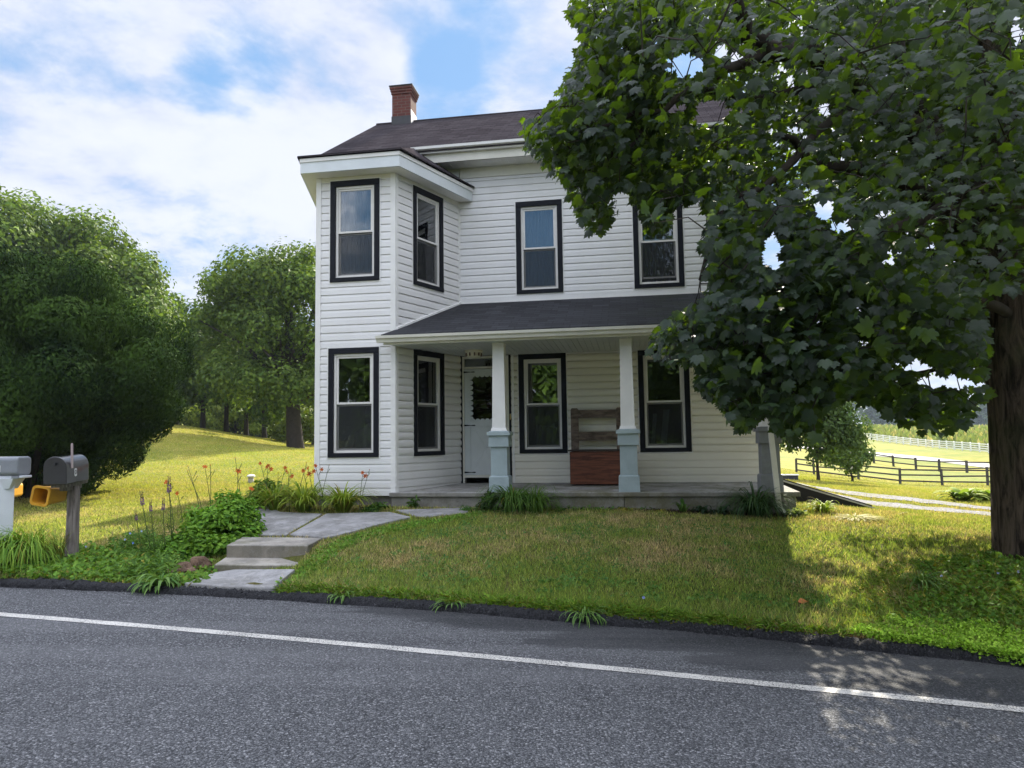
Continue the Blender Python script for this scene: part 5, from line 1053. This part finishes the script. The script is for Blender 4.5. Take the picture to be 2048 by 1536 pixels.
# clump by the porch
strap('daylily', 'dark green strappy clump in front of the porch slab', 'plant', hloc(-1.83, 11.0), 300, .84, .017, *GD_, 1.1, .9, 130, None, yel=.02); strap('grass_tuft', 'looser strappy green clump just right of the dark clump before the porch', 'plant', hloc(-1.48, 11.02), 190, .80, .014, (.06, .13, .022), (.14, .23, .04), 1.15, .9, 131)
mound('small_shrub', 'small dark shrub at the left of the strappy clump by the porch', 'shrub', hloc(-2.25, 11.08), (.20, .16, .34), 700, .055, (.020, .035, .016), (.05, .075, .03), 132); mound('garden_plant', 'feathery light green weed beside the small dark shrub', 'plant', hloc(-2.55, 11.05), (.20, .12, .10), 800, .03, (.06, .15, .03), (.10, .22, .04), 133, tv=NAR_V)
mound('garden_plant', 'little weed growing against the left of the porch slab', 'plant', hloc(-3.50, 11.28), (.09, .06, .20), 160, .06, *GD_, 134)
r = strap('daylily', 'dark strappy clump in front of the downspout', 'plant', hloc(1.80, 11.02), 300, .80, .020, (.03, .075, .026), (.08, .14, .05), 1.05, 1.0, 135)
strap('yellow_hosta', 'flopped yellow leaves along the foot of the porch slab', 'plant', hloc(-.05, 11.25), 60, .26, .035, (.22, .24, .04), (.40, .34, .06), 1.6, 1.4, 136, yel=.3, up=.6); strap('yellow_hosta', 'smaller flopped yellow leaf clump right of the first', 'plant', hloc(.42, 11.22), 42, .24, .032, (.22, .24, .04), (.42, .36, .06), 1.6, 1.4, 137, yel=.3, up=.5)
strap('young_sapling', 'thin leafy seedling before the porch slab', 'plant', hloc(.78, 11.2), 14, .30, .05, *GD_, .7, .8, 138)
for k, (u, lab) in enumerate(((1.05, 'dark hosta leaves before the slab, left of the downspout clump'), (1.32, 'dark hosta beside the downspout clump'))): strap('hosta', lab, 'plant', hloc(u, 11.12), 22, .26, .075, (.022, .045, .026), (.045, .08, .04), 1.1, 1.2, 139 + k, 'dark hostas before the slab')
mound('garden_plant', 'white edged leafy plant at the foot of the downspout', 'plant', hloc(2.35, 11.02), (.16, .12, .12), 220, .08, (.10, .17, .05), (.35, .42, .25), 142)
strap('daylily', 'sunlit yellow green clump right of the porch block', 'plant', hloc(2.85, 11.45), 130, .36, .028, (.24, .34, .04), (.42, .50, .08), 1.0, 1.1, 143, yel=.1)
r = strap('dried_leaves', 'flattened pale straw coloured leaves lying in the sun by the porch', 'plant', hloc(3.15, 10.95), 420, .70, .018, (.44, .42, .12), (.66, .62, .28), 2.0, 1.5, 144, up=.22)
# squash vines
for k, (px, py, lab) in enumerate(((1925, 1003, 'leafy squash vine clump left of the trunk beyond the drive'), (1972, 1003, 'squash vine clump close beside the maple trunk'))): strap('squash_vine', lab, 'plant', gloc(px, py), 60, .60, .20, (.14, .24, .03), (.36, .42, .09), .8, 1.0, 150 + k, 'squash vines beyond the drive', up=.8)
# green mound by the steps
mound('phlox', 'thick mound of bright green leaves beside the concrete steps', 'plant', gloc(447, 1078), (.60, .75, .66), 8500, .07, (.075, .19, .018), (.20, .36, .04), 160, lobes=40, lob=.30)
mound('phlox', 'lower front part of the leafy mound, just left of the bottom step', 'plant', gloc(398, 1112), (.55, .45, .38), 4200, .07, (.07, .17, .018), (.18, .32, .035), 161, lobes=26, lob=.32)
r = strap('daylily', 'orange daylily stems rising behind the green mound', 'plant', gloc(405, 1062), 90, .45, .018, *GY_, 1.0, 1.0, 162)
flower_stems(r, [(-.42, .0, .72, -.12, 1), (-.30, .05, .55, -.10, 1), (-.05, .1, .95, -.22, 0), (.05, 0, .88, -.28, 0), (.1, .1, .93, -.12, 1), (.12, .0, .96, -.02, 0), (.45, .1, .86, .02, 1), (.55, .1, 1.06, -.12, 0), (.6, 0, .6, .10, 1)], ((.50, .09, .02), (.62, .18, .04)), seed=9, size=.046)
# blazing stars
BZ = None
M_stem = mat('flower stem', (.07, .10, .03), .7)
for k, (px, py, hh, lean_, lab) in enumerate(((287, 1125, .50, -.13, 'purple blazing star with the shortest leaning stem, leftmost of the five'), (306, 1130, .70, -.12, 'purple blazing star, second from the left'), (311, 1120, .58, -.05, 'purple blazing star with a dark tipped spike in the middle'), (330, 1122, .60, .0, 'purple blazing star standing straight, fourth from the left'), (345, 1118, .80, -.03, 'tallest purple blazing star, nearest the green mound'))):
    loc = gloc(px, py)
    if BZ is None:
        BZ = empty('blazing_star', loc, 0, lab, 'flower', 'purple blazing stars in the roadside bed'); mb = MB(); mb.tube([(0, 0, 0), (-.02, 0, .4), (-.05, 0, .86)], [.007, .006, .005], 5); mb.build('stem', M_stem, BZ)
        rg = np.random.default_rng(5); m = 260; t = rg.random(m); a = rg.uniform(0, 2 * pi, m); P = np.stack([-.05 + .012 * np.cos(a), .012 * np.sin(a), .84 + .20 * t], -1); D = np.stack([np.cos(a), np.sin(a), .5 + 0 * a], -1); X, Y, Z = frame(rdir(m, rg), D); V, Fc = instance(DIA_V, DIA_F, P, X, Y, Z, .022 * (1 - .55 * t))
        c = np.where(t[:, None] < .45, np.array([[.30, .15, .33]]), np.array([[.085, .045, .075]])) * (.7 + .6 * rg.random((m, 1))); np_mesh('flower_spike', V, Fc, M_petal, BZ, cols=np.repeat(c, 4, 0))
        m = 90; t = rg.random(m); a = rg.uniform(0, 2 * pi, m); P = np.stack([-.05 * t, 0 * a, .75 * t ** 1.4], -1); X, Y, Z = frame(rdir(m, rg), np.stack([np.cos(a), np.sin(a), 1.0 + 0 * a], -1)); V, Fc = instance(NAR_V * np.array([.5, 1, 1]), DIA_F, P, X, Y, Z, .14 * (1 - .75 * t)); np_mesh('leaves', V, Fc, M_leaf, BZ, cols=vcol(m, 4, *GD_)); o = BZ
    else: o = copy_tree(BZ); o.location = loc; o['label'] = lab
    o.scale = (hh / .8,) * 3; o.rotation_euler = (0, lean_, k * .3)
# ornamental grass at the left edge, drooping over the kerb
for k, (px, py, n, lab, bias) in enumerate(((60, 1128, 520, 'big drooping green grass clump spilling over the kerb at the left', (-.1, -.75)), (8, 1132, 420, 'drooping grass clump cut by the left edge of the photo', (-.1, -.75)))): strap('ornamental_grass', lab, 'plant', gloc(px, py), n, .85, .012, (.10, .22, .025), (.26, .38, .05), 1.0, .9, 170 + k, 'drooping grass clumps at the mailboxes', bias=bias, yel=.03)
for k, (px, py, lab) in enumerate(((28, 1112, 'tall thin weedy stalks beside the white mailbox post'), (85, 1118, 'yellow green grassy tuft between the two mailbox posts'), (118, 1118, 'upright grassy tuft against the wooden mailbox post'))): strap('grass_tuft', lab, 'plant', gloc(px, py), 70, .48, .009, (.08, .13, .02), (.24, .24, .05), .5, .5, 175 + k, yel=.1)
# rocks
def rock(px, py, s, lab, seed):
    rg = np.random.default_rng(seed); import bmesh; bm = bmesh.new(); bmesh.ops.create_icosphere(bm, subdivisions=3, radius=1)
    for v in bm.verts:
        c = v.co.copy(); d = 1 + .16 * sum(math.sin(3 * c.dot(Vector(rg.normal(size=3) * 0 + q)) + ph) for q, ph in RKD[seed % 2]); v.co = Vector((c.x * s[0] * d, c.y * s[1] * d, c.z * s[2] * d))
    me = bpy.data.meshes.new('rock'); bm.to_mesh(me); bm.free(); me.materials.append(mat('red brown rock', (.15, .095, .065), .9, .4, 9, .02, 30)); o = bpy.data.objects.new('rock', me); COL.objects.link(o); x, y, z = gloc(px, py); o.location = (x, y, z + s[2] * .5); o.rotation_euler = (.1 * seed, .1, seed); tag(o, lab, 'rock', 'rocks at the end of the flower bed')
RKD = [[((1, .3, .2), 1), ((-.4, 1.2, .5), 2), ((.3, -.5, 1.4), .5)], [((.7, -.9, .3), 2), ((1.3, .2, -.6), 0), ((.1, .8, 1.1), 3)]]
rock(368, 1152, (.13, .10, .10), 'rounded reddish brown rock in front of the other two', 1); rock(345, 1158, (.10, .08, .075), 'low dark rock left of the reddish one', 2); rock(398, 1142, (.11, .08, .11), 'pointed grey brown rock nearest the steps', 3)

# ------------------------------------------------------------------ ground cover, mulch, lawn blades
def region(n, poly, rng, dmax=40):
    """random ground points whose sight lines fall inside an outline traced round the bed"""
    poly = np.array(poly, float); W = np.array([gp(*q) for q in poly]); lo, hi = W.min(0), W.max(0); out = []
    while len(out) < n:
        Q = rng.uniform(lo, hi, (n * 3, 2)); out += list(Q[in_poly(Q[:, 0], Q[:, 1], [tuple(q) for q in W])])
    Q = np.array(out[:n]); return np.stack([Q[:, 0], Q[:, 1], ground(Q[:, 0], Q[:, 1])], -1)
def cover(name, lab, poly, n, size, hgt, c0, c1, seed, tv=DIA_V, patch=None, spill=None, kind='stuff', yel=.03, cat='ground cover'):
    rng = np.random.default_rng(seed); P = region(n, poly, rng)
    if patch is not None: P = P[grid_noise(P[:, 0], P[:, 1], 4.5, seed) + .5 * grid_noise(P[:, 0], P[:, 1], 13.0, seed + 1) > patch]; n = len(P)
    clump = .5 + .5 * grid_noise(P[:, 0] * 1.0, P[:, 1], 6.0, seed) * .4; P[:, 2] += hgt * rng.random(n) * np.clip(clump, .15, 1.3)
    if spill is not None: P[:, 2] = np.maximum(P[:, 2], road_z(P[:, 0]) + .02 + spill * rng.random(n))
    X, Y, Z = frame(np.stack([.6 * rng.normal(size=n), .6 * rng.normal(size=n) - .25, .9 * np.ones(n)], -1), rdir(n, rng) + np.array([0, 0, .4])); V, Fc = instance(tv, DIA_F, P, X, Y, Z, size * (.5 + .9 * rng.random(n)))
    C = vcol(n, 4, c0, c1, rng, .2, yel)
    o = np_mesh(name, V, Fc, M_leaf, cols=C); tag(o, lab, cat, kind=kind); return o
LIME = ((.22, .42, .03), (.40, .58, .08)); MIDG = ((.07, .17, .02), (.18, .32, .04))
cover('weeds', 'tangled green weeds filling the roadside bed under the mailboxes', [(0, 1168), (150, 1172), (300, 1182), (395, 1178), (440, 1150), (400, 1120), (330, 1105), (230, 1100), (150, 1100), (0, 1110)], 8500, .060, .15, (.06, .15, .02), (.18, .31, .04), 201, yel=.06)
cover('weeds', 'fine weeds standing round the blazing stars', [(230, 1165), (350, 1165), (370, 1110), (300, 1085), (220, 1100)], 4600, .085, .30, (.06, .14, .025), (.16, .27, .045), 202, tv=NAR_V)
cover('ground_cover', 'lime green creeping plant spilling over the kerb at the right', [(1700, 1268), (1740, 1288), (1800, 1308), (1860, 1324), (1930, 1340), (2048, 1362), (2300, 1420), (2400, 1300), (2048, 1268), (1900, 1246), (1780, 1238)], 34000, .026, .09, *LIME, 203, spill=.10, yel=0)
cover('weeds', 'rough green weeds round the foot of the maple', [(1780, 1262), (1850, 1270), (2048, 1290), (2300, 1330), (2300, 1120), (1990, 1108), (1900, 1118), (1830, 1135), (1850, 1180)], 8500, .046, .12, (.06, .15, .02), (.18, .31, .045), 204, yel=.05)
cover('weeds', 'grassy weeds and seed stalks between the lawn and the maple', [(1690, 1262), (1760, 1262), (2048, 1290), (2300, 1330), (2300, 1120), (1990, 1108), (1900, 1112), (1800, 1125), (1720, 1160)], 9000, .085, .06, (.10, .20, .025), (.26, .34, .06), 214, tv=NAR_V * np.array([.5, 1, 1]), yel=.12)
cover('weeds', 'low bright green weeds along the edge of the path and steps', [(548, 1188), (560, 1165), (600, 1140), (640, 1098), (700, 1076), (770, 1056), (850, 1042), (960, 1026), (965, 1032), (860, 1051), (770, 1070), (690, 1098), (640, 1135), (590, 1180)], 5200, .038, .05, *MIDG, 205)
cover('weeds', 'tufts of long grass along the kerb at the foot of the lawn', [(545, 1196), (1030, 1222), (1500, 1262), (1690, 1282), (1690, 1266), (1500, 1244), (1250, 1218), (1030, 1201), (800, 1184), (560, 1176)], 9000, .085, .03, (.09, .20, .02), (.22, .34, .045), 206, tv=NAR_V * np.array([.55, 1, 1]), yel=.12)
cover('leaf_litter', 'rusty brown thatch lying along the top of the kerb', [(560, 1196), (1030, 1220), (1500, 1260), (1760, 1284), (1760, 1278), (1500, 1254), (1030, 1215), (560, 1191)], 3500, .05, .01, (.20, .09, .045), (.36, .22, .12), 216, tv=NAR_V * np.array([.4, 1, 1]), yel=0, cat='leaf litter')
cover('mulch', 'dark brown bark mulch along the porch slab', [(1210, 1018), (1330, 1016), (1460, 1018), (1580, 1022), (1600, 1040), (1450, 1032), (1330, 1026), (1220, 1022)], 5200, .045, .02, (.020, .012, .010), (.095, .055, .042), 207, tv=NAR_V, yel=0, cat='mulch')
cover('leaf_litter', 'rusty brown dead leaves beside the lower step', [(330, 1185), (440, 1162), (430, 1150), (390, 1150), (300, 1176), (200, 1172), (195, 1160)], 900, .05, .015, (.16, .06, .03), (.34, .16, .07), 208, tv=NAR_V, yel=0, cat='leaf litter')
cover('weeds', 'green weeds and clover at the foot of the porch slab', [(925, 1030), (1100, 1026), (1330, 1020), (1330, 1012), (1150, 1010), (960, 1012)], 1600, .05, .07, *GD_, 209)
for k, (px, py, lab) in enumerate(((325, 1172, 'broad leafy weed sprawling over the kerb left of the rocks'), (1170, 1236, 'long grassy tuft hanging over the kerb below the bench'), (1840, 1170, 'grey green grassy tuft in the weeds left of the maple'), (690, 1196, 'small weed tuft on the kerb below the path'), (905, 1213, 'weed tuft on the kerb below the door'))):
    strap('grass_tuft', lab, 'plant', gloc(px, py), (60, 70, 60, 34, 36)[k], (.30, .26, .30, .18, .20)[k], (.035, .012, .012, .014, .014)[k], (.08, .18, .04), (.20, .32, .09), 1.0, 1.2, 190 + k, bias=(0, -.5))

# little blue and white flowers dotted in the weeds
rg = np.random.default_rng(91)
def blossom(px, py, h_, col_, lab, grp, s_=.016):
    x, y, z = gloc(px, py); root = empty('chicory' if col_[2] > .5 else 'small_flower', (x, y, z), 0, lab, 'flower', grp); mb = MB(); mb.tube([(0, 0, 0), (.01, 0, h_)], [.002, .002], 4); mb.build('stem', M_stem, root)
    V = []; Fc = []
    for k in range(8):
        a = 2 * pi * k / 8; b = len(V); d = np.array([cos(a), -.35, sin(a)]) * s_; sd = np.array([-sin(a), 0, cos(a)]) * s_ * .33; c = np.array([.01, 0, h_]); V += [c, c + d * .6 - sd, c + d, c + d * .6 + sd]; Fc.append((b, b + 1, b + 2, b + 3))
    np_mesh('petals', V, Fc, M_petal, root, cols=np.tile(col_, (len(V), 1)))
for k, (px, py, h_, col_, lab) in enumerate(((264, 1118, .20, (.20, .32, .85), 'deep blue flower low among the weeds left of the blazing stars'), (258, 1105, .25, (.45, .58, .95), 'paler blue flower just above the deep blue one'), (248, 1110, .2, (.5, .6, .95), 'pale blue flower furthest left in the group by the blazing stars'), (170, 1112, .12, (.6, .68, .95), 'pale bluish flower right of the wooden mailbox post'), (281, 1100, .25, (.6, .7, .95), 'small pale blue flower between the blazing star stems'),
                                       (1881, 1165, .06, (.55, .55, .98), 'lilac blue flower in the weeds left of the maple trunk'), (1995, 1160, .07, (.50, .52, .98), 'lilac blue flower below the maple trunk'), (2035, 1158, .07, (.6, .62, .98), 'lilac blue flower at the right edge of the photo'), (1285, 1206, .05, (.35, .42, .95), 'single blue flower in the lawn near the kerb'))): blossom(px, py, h_, col_, lab, 'small blue flowers in the weeds')
mb = MB(); lf = gloc(1607, 1212); mb.add([(0, 0, .02), (.05, -.02, .05), (.06, .05, .03), (.0, .06, .06), (-.04, .03, .03)], [(0, 1, 2), (0, 2, 3), (0, 3, 4)]); o = mb.build('dead_leaf', mat('orange dead leaf', (.55, .20, .07), .7), None, lf); tag(o, 'curled orange dead leaf on the lawn at the shadow edge', 'leaf')
mb = MB(); lf = gloc(1805, 1000 + 32); mb.add([(-.09, 0, .03), (0, -.02, .05), (.11, .0, .07), (.03, .05, .04)], [(0, 1, 2, 3)]); o = mb.build('dead_leaf', mat('grey dead leaf', (.30, .27, .20), .7), None, lf); tag(o, 'curled grey leaf on the sunny lawn before the drive', 'leaf')

def lawn():
    rng = np.random.default_rng(300); n = 1150000; r = 4.6 * np.exp(rng.random(n) ** 1.12 * math.log(60 / 4.6)); th = rng.uniform(-.70, .78, n); x, y = r * np.sin(th), r * np.cos(th)
    d = road_d(x, y); u = x * CP - y * SP; v = x * SP + y * CP
    k = (d > .10) & ~((u > -4.0) & (u < 2.5) & (v > 11.36)) & ~((u > -6) & (u < 2.5) & (v > 11.45) & (v < 20)) & ~((u > 2.4) & (u < 4.4) & (v > 13.6) & (v < 15.3)); x, y = x[k], y[k]; d = d[k]; z = ground(x, y); px, py = project(np.stack([x, y, z], -1)); keep = np.ones(len(x), bool)
    for o in pth + list(stp.children):
        mw = o.matrix_basis if o in pth else Matrix.Identity(4); vs = o.data.vertices; h_ = len(vs) // 2; W = [(vs[i].co.x, vs[i].co.y) for i in range(h_)]; keep &= ~in_poly(x, y, W)
    for bq in BANDS: keep &= ~(in_poly(x, y, bq) & (rng.random(len(x)) < .95)); keep &= ~in_poly(px, py, [(1210, 1014), (1590, 1014), (1600, 1038), (1330, 1026)])
    x, y, z, d, px, py = (a[keep] for a in (x, y, z, d, px, py)); m = len(x); r = np.hypot(x, y)
    dry = .40 + .34 * grid_noise(x, y, 1.3, 7) * .6 + .30 * grid_noise(x, y, 5.0, 8) * .5 + .22 * rng.normal(size=m) + .10 * np.clip((r - 8) / 8, 0, 1); dry = np.clip((dry - .5) * 1.35 + .5 - .35 * np.exp(-((d - .5) / .5) ** 2) + .65 * np.exp(-(d / .16) ** 2), 0, 1)[:, None]
    g0 = np.array([.110, .215, .050]); g1 = np.array([.390, .450, .090]); tn = np.array([.600, .450, .270]); t = rng.random((m, 1)); c = (g0 * (1 - t) + g1 * t) * (1 - dry ** 1.6) + tn * dry ** 1.6 * (.6 + .7 * rng.random((m, 1))); fr_ = np.clip((r[:, None] - 9) / 10, 0, 1); mean_ = np.array([.38, .37, .065]); c = c * (1 - .6 * fr_) + mean_ * .6 * fr_; c *= np.clip(1 + (.32 - .20 * fr_) * rng.normal(size=(m, 1)), .3, 2)
    tall = 1 + .9 * (rng.random(m) < .03) + .5 * np.exp(-((d - .25) / .25) ** 2); hgt = (.020 + .034 * rng.random(m) ** 1.4) * tall; wd = np.maximum(.0028, .00050 * r) * (.8 + .7 * rng.random(m)); a = rng.uniform(0, 2 * pi, m); ln = hgt * rng.uniform(.1, 1.0, m); b = rng.uniform(0, 2 * pi, m)
    P0 = np.stack([x - wd * np.cos(a), y - wd * np.sin(a), z - .004], -1); P1 = np.stack([x + wd * np.cos(a), y + wd * np.sin(a), z - .004], -1); P2 = np.stack([x + ln * np.cos(b), y + ln * np.sin(b), z + hgt], -1)
    V = np.stack([P0, P1, P2], 1).reshape(-1, 3); Fc = np.arange(3 * m).reshape(-1, 3); o = np_mesh('grass', V, Fc, M_blade, cols=np.repeat(np.clip(c, .004, 1), 3, 0)); tag(o, 'mown lawn grass with dry brown patches round the house', 'grass', kind='stuff')
lawn()
# broad leaved weeds in the lawn
cover('clover', 'darker clover and plantain leaves scattered through the front lawn', [(620, 1180), (1000, 1205), (1500, 1245), (1690, 1265), (1640, 1100), (1590, 1040), (1200, 1030), (960, 1035), (760, 1075), (660, 1120)], 30000, .030, .045, (.05, .15, .04), (.13, .28, .06), 305, yel=0, patch=.35)
cover('clover', 'coarse broad leaved weeds low on the front lawn near the kerb', [(620, 1188), (1000, 1212), (1500, 1252), (1690, 1272), (1660, 1200), (1500, 1180), (1200, 1160), (900, 1160), (660, 1150)], 9000, .045, .035, (.06, .16, .03), (.15, .28, .06), 306, yel=.03, patch=.7)

# ------------------------------------------------------------------ air
hm = bpy.data.materials.new('air'); hm.use_nodes = True; hn = hm.node_tree; hn.nodes.remove(hn.nodes['Principled BSDF'])
pv = N(hn, 'ShaderNodeVolumePrincipled'); pv.inputs['Color'].default_value = (.70, .84, 1.0, 1); pv.inputs['Density'].default_value = .00030; pv.inputs['Anisotropy'].default_value = .0
hn.links.new(pv.outputs[0], hn.nodes['Material Output'].inputs['Volume'])
mb = MB(); mb.box(-1000, 1000, -1000, 1000, -6.5, 45); hz = mb.build('haze', hm); tag(hz, kind='stuff'); hz['label'] = 'thin blue summer haze over the far field'; hz['category'] = 'haze'
